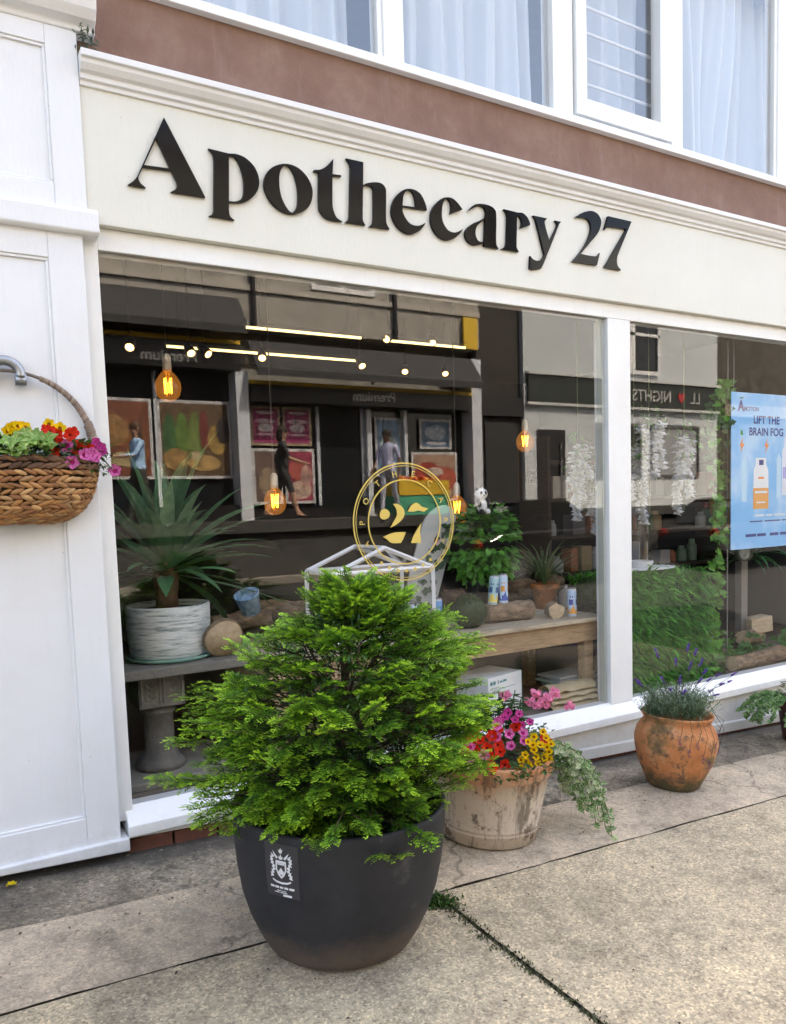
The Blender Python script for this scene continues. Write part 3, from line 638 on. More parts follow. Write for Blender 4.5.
mb = MB(); mb.lathe([(0, 0), (.225, 0), (.237, .008), (.243, .055), (.247, .058), (.247, .066), (.2445, .069), (.2455, .075), (.2485, .078), (.2485, .086), (.247, .089), (.265, .22), (.280, .315), (.290, .322), (.299, .335), (.302, .385), (.296, .397), (.280, .398), (.270, .37), (0, .36)], tb, 56, T2, .006, cap=False)
mb.build('pot', M_terr('limewashed terracotta', True, False, .44, .56), tt, True)
mb = MB(); mb.lathe([(0, .35), (.255, .36), (0, .375)], tb, 24, T2, .03, sx=1.04, sy=1.04, cap=False); mb.build('soil', SOIL, tt)
rnd.seed(31); fm = MB(); tc = tb+T2 @ Vector((0, 0, .375))
for i in range(900):
    a = U(0, 6.28); r = .33*math.sqrt(U(0, 1)); h = .13*(1-(r/.36)**2)*U(.3, 1)+ (.10 if math.cos(a-.8) > .5 else 0)*U(0, 1)
    p = tc+Vector((math.cos(a)*r, math.sin(a)*r, h-.02)); c = U(.6, 1.3)
    fm.leaf(p, (math.cos(a)+rnd.gauss(0, .5), math.sin(a)+rnd.gauss(0, .5), U(-.2, .9)), (0, 0, 1), U(.025, .05), U(.014, .026), (.045*c, .12*c, .03*c), droop=.2)
for i in range(240):   # geranium leaves behind, on the right
    a = U(0, 6.28); p = tc+Vector((.13+.14*math.cos(a)*U(0, 1), .10+.1*math.sin(a), U(.05, .24))); c = U(.6, 1.2)
    fm.heart(p, (math.cos(a), math.sin(a)-.4, U(-.3, .5)), (0, 0, 1), U(.03, .05), U(.03, .05), (.035*c, .09*c, .03*c))
for i in range(8):
    p = tc+Vector((.10+.02*i, .08, .05)); fm.tube([p, p+Vector((U(-.02, .05), U(-.02, .02), U(.12, .24)))], .003, 5, (.06, .13, .03))
fm.build('foliage', LEAF, tt, attr=True)
iv = MB(); stm = []
for k in range(17):     # variegated ivy falling over the right side
    p = tc+Vector((.20+U(-.06, .05), -.02+U(-.14, .12), .05)); d = Vector((U(.35, .85), U(-.45, .05), .18)); pts = [p.copy()]; L = U(.30, .62)
    for j in range(14):
        d += Vector((rnd.gauss(0, .05)-.03, rnd.gauss(0, .05), -.16)); d.normalize(); p = p+d*L/14
        if p.z < gz(p.x, p.y)+.05: p.z = gz(p.x, p.y)+.05
        rel = p-tb; rr = math.hypot(rel.x, rel.y)
        if rr < .315 and rel.z < .38: f_ = .32/max(rr, .01); p.x = tb.x+rel.x*f_; p.y = tb.y+rel.y*f_
        pts.append(p.copy())
        for q in range(3):
            c = U(.8, 1.2); e = (.42*c, .48*c, .28*c); g = (.10*c, .22*c, .055*c)
            iv.heart(p+Vector((U(-.015, .015), U(-.015, .015), 0)), (U(-1, 1), U(-1, .2), U(-.8, .3)), CAMD(p)+Vector((0, 0, .7)), U(.022, .036), U(.022, .034), g if rnd.random() < .6 else e, e)
    iv.tube(pts, .0016, 4, (.10, .12, .05))
iv.build('trailing_ivy', LEAF, tt, attr=True)
def atY(px, py, Y): return at(px, py, Y)
for px, py in ((473,733),(480,741),(487,748),(470,745),(492,736),(498,745),(491,757),(484,756),(476,750),(500,752),(468,736),(505,765),(492,768),(516,727),(545,740),(477,728),(465,752),(497,730)): put_flower(RED, at(px, py, tb.y-.21+.003*(760-py)+U(-.02, .02)), tt, CAMD(tb)+Vector((U(-.5, .5), U(-.3, .3), U(0, .7))), U(.9, 1.15))
for px, py in ((470,747),(470,758),(484,755),(471,769),(497,737),(509,734),(523,733),(511,746),(524,741),(496,726),(498,723)): put_flower(PINK, at(px, py, tb.y-.23+.003*(760-py)), tt, CAMD(tb)+Vector((U(-.5, .5), U(-.3, .3), U(0, .5))), U(.9, 1.1))
for px, py in ((505,717),(515,720),(508,713),(522,725),(530,722),(519,714),(500,721)): put_flower(MAG, at(px, py, tb.y-.12), tt, CAMD(tb)+Vector((U(-.5, .5), U(-.3, .3), U(0, .8))), U(.9, 1.1))
for px, py in ((528,742),(534,737),(540,745),(546,738),(547,747),(534,750),(525,755),(526,761),(536,757),(544,757),(549,752),(520,768),(529,766),(538,764),(527,772),(540,771),(546,763),(551,744),(543,732),(521,760),(533,745),(549,759)): put_flower(YEL, at(px, py, tb.y-.24+.002*(760-py)), tt, CAMD(tb)+Vector((U(-.5, .5), U(-.3, .3), U(0, .5))), U(.85, 1.05))
for (cx_, cy_) in ((505,695),(536,693),(541,700),(548,698),(533,704),(546,706),(569,705),(528,702),(552,692)):
    c0 = at(cx_, cy_, tb.y+.06)
    for k in range(7): put_flower(GERP, c0+Vector((U(-.025, .025), U(-.025, .01), U(-.018, .018))), tt, CAMD(c0)+Vector((U(-.8, .8), U(-.3, .3), U(0, .9))), U(.6, .85))

# round terracotta jar with lavender
jb = onG(673, 786); jb.z = gz(jb.x, jb.y)+.012
jt = thing('lavender_pot', 'round mossy orange terracotta pot of lavender between the flower tub and the far pot', 'plant pot', jb)
mb = MB(); mb.lathe([(0, 0), (.135, 0), (.148, .012), (.175, .07), (.21, .15), (.229, .23), (.232, .275), (.222, .325), (.20, .362), (.186, .378), (.184, .388), (.195, .404), (.204, .418), (.201, .426), (.188, .42), (.172, .39), (0, .38)], jb, 56, T2, .012, cap=False)
mb.build('pot', M_terr('mossy orange terracotta', False, True, 0, 0, .27), jt, True)
rnd.seed(41); lv = MB(); jc = jb+T2 @ Vector((0, 0, .385))
for i in range(620):
    a = U(0, 6.28); sp = abs(rnd.gauss(0, .5)); r = .14*math.sqrt(U(0, 1)); p = jc+Vector((math.cos(a)*r, math.sin(a)*r, 0)); d = Vector((math.cos(a)*sp, math.sin(a)*sp, 1)).normalized(); L = U(.09, .21)
    n = 9; c = U(.7, 1.25)
    for k in range(n):
        q = p+d*L*(.25+.75*k/n); b = U(0, 6.28); lv.leaf(q, Vector((math.cos(b), math.sin(b), U(.5, 1.3))), (0, 0, 1), U(.022, .042), .0062, (.15*c, .225*c, .125*c), droop=.1)
lv.build('foliage', LEAF, jt, attr=True)
st = MB()
for px, py, Lf in ((657,664,6),(688,657,5),(680,690,5),(676,672,5),(701,672,5),(705,681,5),(709,689,5),(718,684,5),(734,683,4),(730,690,4),(722,693,4),(711,700,4),(696,661,4),(663,690,5),(690,676,5),(640,694,4),(637,690,4),(716,704,4),(671,700,4),(700,690,4),(684,702,4)):
    e = at(px, py, jb.y+U(-.12, .10))+Vector((0, 0, .05)); s0 = jc+Vector(((e.x-jc.x)*.3, (e.y-jc.y)*.3, .04)); m_ = s0.lerp(e, .55)+Vector((0, 0, .03))
    st.tube([s0, m_, e], .0018, 4, (.12, .15, .07)); dr = (e-m_).normalized(); fl = MB()
    for k in range(44):
        q = e+dr*(.012*(k % 9)/9*Lf*.9-.02); b = U(0, 6.28); c = U(.7, 1.3); fl.leaf(q, (math.cos(b), math.sin(b), .8), (0, 0, 1), U(.012, .019), .008, (.20*c, .10*c, .46*c))
    fl.build('flower_spike', FLOWER, jt, attr=True)
for az, z in ((-1.9, .30), (-2.1, .26), (-1.3, .27), (-1.0, .33), (-1.55, .18), (-2.3, .33), (-1.75, .22), (-.9, .22)):   # sprigs hanging in front of the pot
    p = jb+Vector((math.cos(az)*.245, math.sin(az)*.245, z)); s0 = jc+Vector((math.cos(az)*.2, math.sin(az)*.2, .05)); st.tube([s0, s0.lerp(p, .5)+Vector((math.cos(az)*.04, math.sin(az)*.04, .02)), p], .0014, 4, (.10, .10, .06)); fl = MB()
    for k in range(22):
        q = p+Vector((U(-.006, .006), U(-.006, .006), U(-.02, .025))); b = U(0, 6.28); c = U(.7, 1.2); fl.leaf(q, (math.cos(b), math.sin(b), -.5), (0, 0, 1), .012, .006, (.10*c, .055*c, .20*c))
    fl.build('flower_spike', FLOWER, jt, attr=True)
st.build('stems', LEAF, jt, attr=True)

# pot at the right-hand edge
rb = onG(803, 742); rb.z = gz(rb.x, rb.y)+.01
rt_ = thing('ivy_pot', 'dark red pot with trailing ivy at the right end of the stall riser', 'plant pot', rb)
mb = MB(); mb.lathe([(0, 0), (.12, 0), (.13, .01), (.165, .25), (.18, .255), (.185, .30), (.17, .305), (.16, .27), (0, .26)], rb, 40, None, .01, cap=False); mb.build('pot', M_plain('dark red glazed clay', (.10, .028, .02), .45, .4, 8, .3, 30), rt_, True)
rnd.seed(51); iv = MB()
for k in range(22):
    a = U(0, 6.28) if k > 9 else math.pi+U(-.7, .9); p = rb+Vector((math.cos(a)*.1, math.sin(a)*.1, .29)); d = Vector((math.cos(a)*.7, math.sin(a)*.7, .5)); pts = [p.copy()]
    for j in range(11):
        d += Vector((rnd.gauss(0, .08), rnd.gauss(0, .08), -.15)); d.normalize(); p = p+d*.033; pts.append(p.copy())
        for q in range(3):
            c = U(.8, 1.25); e = (.36*c, .44*c, .22*c); g = (.08*c, .19*c, .045*c); iv.heart(p, (U(-1, 1), U(-1, .3), U(-.6, .4)), CAMD(p)+Vector((0, 0, .6)), U(.028, .045), U(.026, .04), g, e if rnd.random() < .7 else g)
    iv.tube(pts, .0018, 4, (.09, .11, .04))
for i in range(220):
    a = U(0, 6.28); r = .15*U(0, 1); c = U(.6, 1.2); iv.heart(rb+Vector((math.cos(a)*r, math.sin(a)*r, .29+U(0, .12))), (math.cos(a), math.sin(a), U(-.2, .8)), (0, 0, 1), .04, .036, (.07*c, .18*c, .04*c))
iv.build('foliage', LEAF, rt_, attr=True)

# ---------------------------------------------------------------- hanging basket on the pilaster
bc = Vector((-.400, -.10, 1.815)); WIC = M_attr('woven water hyacinth', .75)
hb = thing('hanging_basket', 'woven brown wicker basket of red, yellow and pink flowers hung on the white pilaster', 'hanging basket', bc)
rnd.seed(61); mb = MB()
BW, BD, BH = .335, .215, .265
def bpt(a, t):      # half-bowl against the wall; t 0 rim .. 1 bottom
    k = math.cos(t*math.pi/2*.86)**.62; return Vector((bc.x+BW*k*math.cos(a), -.085-BD*k*math.sin(a), bc.z-BH*math.sin(t*math.pi/2*.98)))
rows = 15
for j in range(rows):
    pe = bpt(0, (j+.5)/rows); sc = max(.25, (pe.x-bc.x)/BW); n = max(6, int(30*sc))
    for i in range(n):
        t = (j+.5)/rows; a = math.pi*(i+(.5 if j % 2 else 0))/n; p = bpt(a, t); a2 = a+.01; tx = (bpt(a2, t)-p).normalized(); ty = (bpt(a, min(1, t+.02))-p).normalized(); nz = tx.cross(ty).normalized()
        if (p-Vector((bc.x, -.05, bc.z-.1))).dot(nz) < 0: nz = -nz
        R3 = Matrix((tx, ty, nz)).transposed() @ Matrix.Rotation(.38 if j % 2 else -.30, 3, 'Z')
        b = U(.65, 1.25); col = rnd.choice([(.40, .20, .075), (.34, .155, .05), (.46, .26, .11), (.26, .11, .04)]) if j > 1 else rnd.choice([(.13, .065, .035), (.20, .10, .05)])
        mb.ball(p-nz*.004+Vector((U(-.002, .002), U(-.002, .002), U(-.002, .002))), (.030*U(.8, 1.25), .0098*U(.75, 1.25), .0085), 8, 6, R3 @ Matrix.Rotation(rnd.gauss(0, .12), 3, 'Z'), col=tuple(x*b for x in col))
mb.build('woven_bowl', WIC, hb, True, attr=True)
mb = MB()
n = 24; m_ = 10; vs = [bpt(math.pi*i/n, .04+.94*j/m_)+Vector((0, .012, 0)) for j in range(m_+1) for i in range(n+1)]
vs = [Vector((bc.x+(v.x-bc.x)*.965, v.y, v.z+.006)) for v in vs]
mb.add(vs, [(j*(n+1)+i, j*(n+1)+i+1, (j+1)*(n+1)+i+1, (j+1)*(n+1)+i) for j in range(m_) for i in range(n)]); mb.build('lining', M_plain('dark liner', (.02, .014, .01), .9), hb)
mb = MB()
mb.add([(bc.x+BW*.93*math.cos(a), -.083-BD*.93*math.sin(a), bc.z-.015) for a in [math.pi*i/20 for i in range(21)]], [tuple(range(21))]); mb.build('soil', SOIL, hb)
mb = MB(); hc = []
for i in range(41):
    a = math.pi*i/40; hc.append(Vector((bc.x+(BW-.012)*math.cos(a), -.105, bc.z-.02+.365*math.sin(a)**.8)))
mb.tube(hc, .007, 6, (.15, .12, .10))
for i in list(range(2, 15))+list(range(26, 39)):
    for k in range(3):
        t = (hc[i+1]-hc[i]).normalized(); c = hc[i].lerp(hc[i+1], k/3); side = t.cross(Vector((0, 1, 0)))
        w_ = .018 if 4 < i < 36 else .024; R3 = Matrix((side, Vector((0, 1, 0)), t)).transposed() @ Matrix.Rotation(.35, 3, 'Y'); b = U(.7, 1.2)
        mb.ball(c, (w_*(.55+.45*abs(i-20)/18), .014, .0075), 8, 5, R3, col=(.22*b, .145*b, .10*b) if k % 2 else (.30*b, .23*b, .18*b))
mb.build('handle', WIC, hb, True, attr=True)
fm = MB(); rnd.seed(62)
for i in range(1000):
    a = U(0, math.pi); r = math.sqrt(U(0, 1)); p = Vector((bc.x+BW*r*math.cos(a)*1.02, -.09-BD*r*math.sin(a), bc.z+U(-.005, .10)*(1-.5*r))); c = U(.5, 1.25)
    if rnd.random() < .75: fm.leaf(p, (math.cos(a)+rnd.gauss(0, .6), -math.sin(a)+rnd.gauss(0, .6), U(-.4, .9)), (0, 0, 1), U(.03, .055), U(.016, .03), (.055*c, .13*c, .03*c), droop=.15)
for i in range(34):     # pale ivy over the rim
    p = at(U(2, 48), U(432, 452), -.30); c = U(.8, 1.15); fm.heart(p, (U(-1, 1), U(-.6, 0), U(-1, .2)), CAMD(p)+Vector((0, 0, .3)), U(.04, .065), U(.04, .06), (.22*c, .40*c, .08*c), (.40*c, .52*c, .18*c))
for i in range(90):
    p = at(U(88, 112), U(444, 474), -.16+U(-.05, .05)); c = U(.5, 1.1); fm.leaf(p, (U(-1, 1), U(-1, .4), U(-.8, .8)), (0, 0, 1), U(.018, .035), .014, (.055*c, .14*c, .035*c))
fm.tube([at(80, 440, -.2), at(98, 452, -.17), at(112, 470, -.15)], .003, 5, (.06, .12, .03))
fm.build('foliage', LEAF, hb, attr=True)
for px, py in ((12,428),(18,426),(22,432),(25,427),(28,433),(14,434),(20,437),(48,427),(53,430),(60,428),(49,424),(8,431),(26,439)): put_flower(YEL, at(px, py, -.2+U(-.04, .04)), hb, CAMD(bc)+Vector((U(-.4, .4), 0, U(.1, .6))), U(1.0, 1.25))
for px, py in ((27,437),(50,431),(46,430),(57,434),(53,441),(57,446),(54,452),(52,446),(73,433),(70,435),(79,445),(77,449),(88,449),(58,440)): put_flower(RED, at(px, py, -.24+U(-.04, .04)), hb, CAMD(bc)+Vector((U(-.4, .4), 0, U(0, .5))), U(.85, 1.05))
for px, py in ((67,446),(85,455),(95,456),(72,462),(115,471),(91,454)): put_flower(PINK, at(px, py, -.26 if px < 110 else -.16), hb, CAMD(bc)+Vector((U(-.3, .3), 0, U(-.1, .4))), 1.05)
for px, py in ((98,446),(103,451),(96,442),(101,447)): put_flower(MAG, at(px, py, -.2), hb, CAMD(bc)+Vector((U(-.4, .4), 0, U(0, .5))), .9)
# iron ring bracket holding the basket
tag(MB().tube([Vector((bc.x+.058*math.cos(a)*1.0, -.105, 2.145+.055*math.sin(a))) for a in [math.radians(-10+200*i/24) for i in range(25)]], .020, 8).box((bc.x-.078, -.116, 2.105), (bc.x-.038, -.079, 2.15)).box((bc.x+.038, -.116, 2.105), (bc.x+.078, -.079, 2.15)).build('basket_bracket', STEEL, None, True), 'grey metal horseshoe bracket screwed to the pilaster above the wicker basket', 'bracket')
# small weed under the cap, yellow petal on the ground
rnd.seed(63); fm = MB()
for i in range(60):
    p = Vector((-.02+U(-.03, .04), -.11+U(-.03, .06), 3.52+U(-.06, .03))); c = U(.5, 1.2); fm.leaf(p, (U(-.5, 1), U(-1, .2), U(-.9, .3)), (0, 0, 1), U(.02, .05), .012, (.12*c, .17*c, .11*c))
tag(fm.build('weed', LEAF, attr=True), 'grey green weed growing under the moulded cap of the pilaster', 'weed')
g = onG(12, 888); mb = MB()
for k in range(6): a = k*1.05; mb.leaf((g.x+U(-.01, .01), g.y, g.z+.012), (math.cos(a), math.sin(a), .35), (0, 0, 1), .028, .022, (.75, .55, .02))
tag(mb.build('fallen_flower', FLOWER, attr=True), 'single yellow flower head lying on the pavement by the pilaster base', 'flower')
# ---------------------------------------------------------------- upstairs curtains
def M_sheer():
    m, nt, N, L, P = newmat('sheer white curtain'); P.inputs['Base Color'].default_value = (.82, .86, .88, 1); P.inputs['Roughness'].default_value = .9
    t = N.new('ShaderNodeBsdfTranslucent'); t.inputs[0].default_value = (.8, .85, .88, 1); mx = N.new('ShaderNodeMixShader'); mx.inputs[0].default_value = .35
    tr = N.new('ShaderNodeBsdfTransparent'); m2 = N.new('ShaderNodeMixShader'); m2.inputs[0].default_value = .12
    L.new(P.outputs[0], mx.inputs[1]); L.new(t.outputs[0], mx.inputs[2]); L.new(mx.outputs[0], m2.inputs[1]); L.new(tr.outputs[0], m2.inputs[2]); L.new(m2.outputs[0], N['Material Output'].inputs[0]); return m
SHEER = M_sheer()
def curtain(x0, x1, hem, y, label, seed, gather=None):
    rnd.seed(seed); nx, nz = 140, 26; mb = MB(); ph = [U(0, 6) for _ in range(4)]
    for i in range(nx+1):
        u = i/nx
        for j in range(nz+1):
            v = j/nz; xx = x0+(x1-x0)*u
            if gather: xx += (gather-xx)*(.45*(1-v)**1.4)
            zz = hem(u)+(5.25-hem(u))*v
            f = .045*math.sin(u*(x1-x0)*38+ph[0]+.8*math.sin(u*7+ph[1]))+.012*math.sin(u*(x1-x0)*97+ph[2])+.035*math.sin(u*(x1-x0)*13+2*v+ph[3])
            mb.v.append((xx, y+f*(.5+.5*(1-v*.4)), zz))
    for i in range(nx):
        for j in range(nz):
            k = i*(nz+1)+j; mb.f.append((k, k+nz+1, k+nz+2, k+1)); mb.c.append((1, 1, 1))
    o = mb.build('curtain', SHEER, None, True)
    m = o.modifiers.new('thick', 'SOLIDIFY'); m.thickness = .0015
    tag(o, label, 'curtain', 'sheer curtains upstairs')
curtain(-.5, 1.38, lambda u: 3.87+.10*(1-u), .20, 'sheer curtain hanging in the leftmost upstairs pane above the letter A', 1)
curtain(1.6, 2.58, lambda u: 3.86+.015*math.sin(9*u)+(.0 if u > .3 else .12*(.3-u)), .17, 'sheer curtain bunched on the sill in the pane left of the opening casement', 2)
curtain(2.78, 3.56, lambda u: 3.90, .24, 'sheer curtain behind the opening casement with white guard bars', 3)
curtain(3.74, 4.60, lambda u: 3.87, .20, 'sheer curtain swept to one side in the pane right of the casement', 4, 4.05)
curtain(4.42, 6.3, lambda u: 3.87, .27, 'plain flat sheer curtain at the far right end of the upstairs windows', 5)
mb = MB()
for z in (4.12, 4.27, 4.42, 4.57): mb.tube([(2.83, .075, z), (3.52, .075, z)], .009, 6)
tag(mb.build('guard_bars', FRAMEW, None, True), 'white horizontal guard bars across the upstairs casement window', 'guard bars')

# ---------------------------------------------------------------- lamps inside the shop
WARM = M_emit('warm lamp', (1, .62, .22), .9); FIL = M_emit('filament', (1, .42, .06), 3.); TUBE = M_emit('tube lamp', (1, .80, .38), .36)
BRASS = M_plain('pale brass', (.55, .42, .22), .3, .1, metal=1)
AMBER, _nt, _N, _L, _P = newmat('glowing amber bulb glass'); _N.remove(_P)      # a lit bulb: the glass itself glows
_t = _N.new('ShaderNodeBsdfTransparent'); _t.inputs[0].default_value = (.95, .72, .42, 1); _e = _N.new('ShaderNodeEmission'); _e.inputs[0].default_value = (1, .42, .10, 1); _e.inputs[1].default_value = .018
_g = _N.new('ShaderNodeBsdfGlossy'); _g.inputs['Roughness'].default_value = .02; _m = _N.new('ShaderNodeMixShader'); _m.inputs[0].default_value = .06; _a = _N.new('ShaderNodeAddShader')
_L.new(_t.outputs[0], _m.inputs[1]); _L.new(_g.outputs[0], _m.inputs[2]); _L.new(_m.outputs[0], _a.inputs[0]); _L.new(_e.outputs[0], _a.inputs[1]); _L.new(_a.outputs[0], _N['Material Output'].inputs[0]); CREAMP = M_plain('cream ceramic', (.6, .55, .45), .4)
def pendant(px, py, Y, label):
    p = at(px, py, Y); t = thing('pendant_lamp', label, 'pendant lamp', p, 'filament bulbs hung in the window')
    MB().tube([(p.x, p.y, p.z+.17), (p.x, p.y, 3.3)], .004, 6).build('cord', BLACKMET, t)
    MB().lathe([(0, .075), (.022, .075), (.024, .10), (.022, .15), (.012, .17), (0, .172)], p, 20, cap=False).build('socket', CREAMP, t, True)
    MB().lathe([(0, -.085), (.03, -.08), (.058, -.055), (.07, -.015), (.066, .02), (.045, .055), (.023, .078)], p, 28, cap=False).build('bulb', AMBER, t, True)
    f = MB(); pts = []
    for k in range(8):
        a = 2*math.pi*k/8; pts.append(Vector((p.x+.022*math.cos(a)*(1 if k % 2 else .8), p.y+.022*math.sin(a), p.z+(.04 if k % 2 else -.04))))
    f.tube(pts+pts[:1], .0024, 5); f.build('filament', FIL, t)
pendant(168, 386, .7, 'glowing filament bulb above the yucca, highest of the hanging bulbs')
pendant(275, 501, .9, 'glowing filament bulb hung low beside the yucca leaves, left of the gold emblem')
pendant(457, 507, .9, 'glowing filament bulb at the right edge of the gold window emblem')
pendant(525, 441, 1.2, 'glowing filament bulb hung between the ivy plant and the white mullion')
def strip(a, b, Y, label):
    p, q = at(*a, Y), at(*b, Y); z = (p.z+q.z)/2; t = thing('strip_light', label, 'strip light', ((p.x+q.x)/2, Y, z), 'ceiling strip lights in the shop')
    MB().box((p.x, Y-.02, z), (q.x, Y+.02, z+.025)).build('housing', BLACKMET, t)
    MB().tube([(p.x+.01, Y, z-.008), (q.x-.01, Y, z-.008)], .010, 8).build('tube', TUBE, t)
    for x in (p.x+.1, q.x-.1): MB().tube([(x, Y, z+.02), (x, Y, 3.31)], .003, 5).build('hanger', BLACKMET, t)
strip((245, 326), (362, 337), 1.8, 'long warm strip light hung higher near the middle of the big pane'); strip((383, 339), (466, 347), 1.8, 'short warm strip light in line to the right of the higher one'); strip((165, 345), (360, 360), 2.2, 'lower warm strip light over the yucca, below the other two')
def spot(px, py, Y, label):
    p = at(px, py, Y); t = thing('spotlight', label, 'spotlight', p, 'ceiling spotlights in the shop')
    d = (CAM-p).normalized()*.7+Vector((rnd.gauss(0, .2), 0, -.5)); d.normalize(); q = aim(d)
    MB().lathe([(0, -.08), (.026, -.075), (.034, -.02), (.036, .03), (.03, .03), (0, .02)], p, 18, q, cap=False).build('head', BLACKMET, t, True)
    MB().lathe([(0, .021), (.03, .024), (.0305, .028), (0, .038)], p, 18, q, cap=False).build('lens', WARM, t)
    MB().tube([p-d*.04, Vector((p.x, p.y, 3.31))], .005, 6).build('stem', BLACKMET, t)
rnd.seed(71)
for px, py, Y, l in ((130,345,1.6,'first spotlight from the left edge of the big pane'),(190,351,1.9,'left one of two spotlights close together above the yucca bulb'),(206,352,1.9,'right one of two spotlights close together above the yucca bulb'),(262,356,2.1,'lone spotlight between the twin spots and the middle of the lower strip light'),(361,364,2.1,'spotlight at the right end of the lower strip light'),(388,338,1.8,'spotlight between the two higher strip lights'),(405,370,2.6,'small spotlight deeper inside under the short strip light'),(432,341,1.8,'spotlight fixed under the short strip light'),(445,372,2.6,'deepest and rightmost spotlight on the dark ceiling')): spot(px, py, Y, l)

# ---------------------------------------------------------------- gold emblem on the glass
GOLD = M_plain('gold leaf vinyl', (.72, .55, .14), .35, .1, metal=.2)
ec = Vector((1.502, -.002, 1.490)); er = .318
em = thing('window_emblem', 'round gold 27 emblem stuck on the inside of the big shop window', 'window sticker', ec)
def ringm(r0, r1): 
    k = 64; return outline_mb([[(r0*math.cos(2*math.pi*i/k), r0*math.sin(2*math.pi*i/k)) for i in range(k)], [(r1*math.cos(2*math.pi*i/k), r1*math.sin(2*math.pi*i/k)) for i in range(k)]], lambda c: (ec.x+c.x, ec.y-c.z, ec.z+c.y), .002)
for a, b in ((.318, .311), (.302, .299), (.230, .223)): ringm(a, b).build('ring', GOLD, em)
for k, ch in enumerate('APOTHECARY'):
    a = math.radians(205-230*k/9)
    text_mb(ch, .045, lambda c, a=a: (ec.x+(.248+c.y)*math.cos(a)+c.x*math.sin(a), ec.y-c.z, ec.z+(.248+c.y)*math.sin(a)-c.x*math.cos(a)), .002).build('lettering', GOLD, em)
for k in range(7):
    a = math.radians(234+72*k/6); MB().add([(ec.x+.264*math.cos(a)+.010*math.cos(t), ec.y, ec.z+.264*math.sin(a)+.010*math.sin(t)) for t in [math.radians(q) for q in range(0, 360, 45)]], [tuple(range(8))]).build('dot', GOLD, em)
E27 = [[(222,305),(235,278),(258,276),(278,296),(272,322),(248,334),(228,326)],
 [(296,246,1),(330,250),(358,280),(356,320),(325,355),(282,380,1),(300,345),(318,310),(314,275)],
 [(240,432,1),(300,408),(368,404,1),(355,440),(340,466,1),(290,466),(262,445)],
 [(378,290,1),(400,255),(430,240),(460,262),(495,272,1),(470,292,1),(440,284),(410,290)],
 [(456,352,1),(448,400),(452,440),(452,466,1),(398,466,1),(410,430),(432,390)]]
mb = MB()
for lp in E27:
    L2 = [(lambda P3: (P3.x, P3.z))(at(340+q[0]/5.614, 460+q[1]/5.614, 0)) for q in spline_outline(lp)]
    m2 = outline_mb([L2], lambda c: (c.x, ec.y-c.z, c.y), .002); mb.add(m2.v, m2.f)
mb.build('numerals', GOLD, em)

# ---------------------------------------------------------------- things in the big window
PF = .235      # platform top
GREYST = M_plain('carved grey stone', (.22, .205, .175), .85, .4, 9, .7, 45)
b = Vector((.235, .42, PF)); t = thing('stone_pedestal', 'carved grey stone column with a slab top under the white yucca pot', 'pedestal', b)
MB().box((-.05, .2, PF), (.62, .75, PF+.045)).build('foot_slab', M_plain('rough foot slab', (.34, .31, .26), .9, .4, 5, .9, 25), t, bevel=.008)
mb = MB(); mb.lathe([(0, 0), (.125, 0), (.125, .03), (.10, .05), (.092, .07), (.075, .10), (.075, .28), (.085, .285), (.088, .305), (.078, .315), (.08, .34)], b+Vector((0, 0, .045)), 28, cap=False); mb.build('column', GREYST, t, True)
mb = MB(); mb.box((b.x-.115, b.y-.115, PF+.375), (b.x+.115, b.y+.115, PF+.545)); mb.build('capital_block', GREYST, t, bevel=.006)
mb = MB()
for s in (-.055, .055): 
    mb.box((b.x+s-.05, b.y-.128, PF+.395), (b.x+s-.04, b.y-.116, PF+.525)); mb.box((b.x+s+.04, b.y-.128, PF+.395), (b.x+s+.05, b.y-.116, PF+.525))
for k in range(3):
    for s in (-1, 1): mb.leaf((b.x+.055, b.y-.118, PF+.42+.03*k), (s*.8, -.3, .9), (0, -1, 0), .04, .022); mb.leaf((b.x-.055, b.y-.118, PF+.42+.03*k), (s*.8, -.3, .9), (0, -1, 0), .04, .022)
mb.build('carving', M_plain('stone carving', (.22, .21, .19), .9, .4, 20), t)
MB().box((.02, .20, PF+.546), (.655, .72, PF+.595)).build('slab_top', GREYST, t, bevel=.006)
ST = PF+.596
# yucca
b = Vector((.325, .46, ST)); t = thing('yucca_plant', 'big yucca with long sword leaves in a streaky white glazed pot', 'potted plant', b)
MB().lathe([(0, 0), (.20, 0), (.215, .006), (.225, .02), (.22, .022), (.2, .012), (0, .01)], b, 40, cap=False).build('saucer', M_plain('sea green glaze', (.22, .42, .36), .25, .2), t, True)
m_, nt, N, L, P = newmat('streaky white glaze'); n_ = noise_n(N, L, texco(N, L, (1.3, 1.3, 14)), 5, 8, .7)
L.new(ramp(N, L, n_, [(.36, (.20, .24, .24)), (.5, (.62, .66, .64)), (.65, (.74, .77, .76))]), P.inputs['Base Color']); P.inputs['Roughness'].default_value = .45; bump(N, L, P, n_, .8, .01)
MB().lathe([(0, .012), (.185, .012), (.20, .03), (.208, .1), (.212, .2), (.213, .27), (.210, .28), (.2, .28), (.197, .26), (0, .25)], b, 48, cap=False).build('pot', m_, t, True)
MB().lathe([(0, .245), (.197, .255), (0, .262)], b, 20, cap=False).build('soil', SOIL, t)
mb = MB(); mb.lathe([(.06, .25), (.055, .32), (.062, .38), (.07, .42), (.055, .50), (0, .53)], b, 16, None, .1); mb.build('trunk', M_plain('fibrous trunk', (.16, .09, .05), .9, .5, 30, .9, 70), t, True)
rnd.seed(81); mb = MB(); c0 = b+Vector((0, 0, .47))
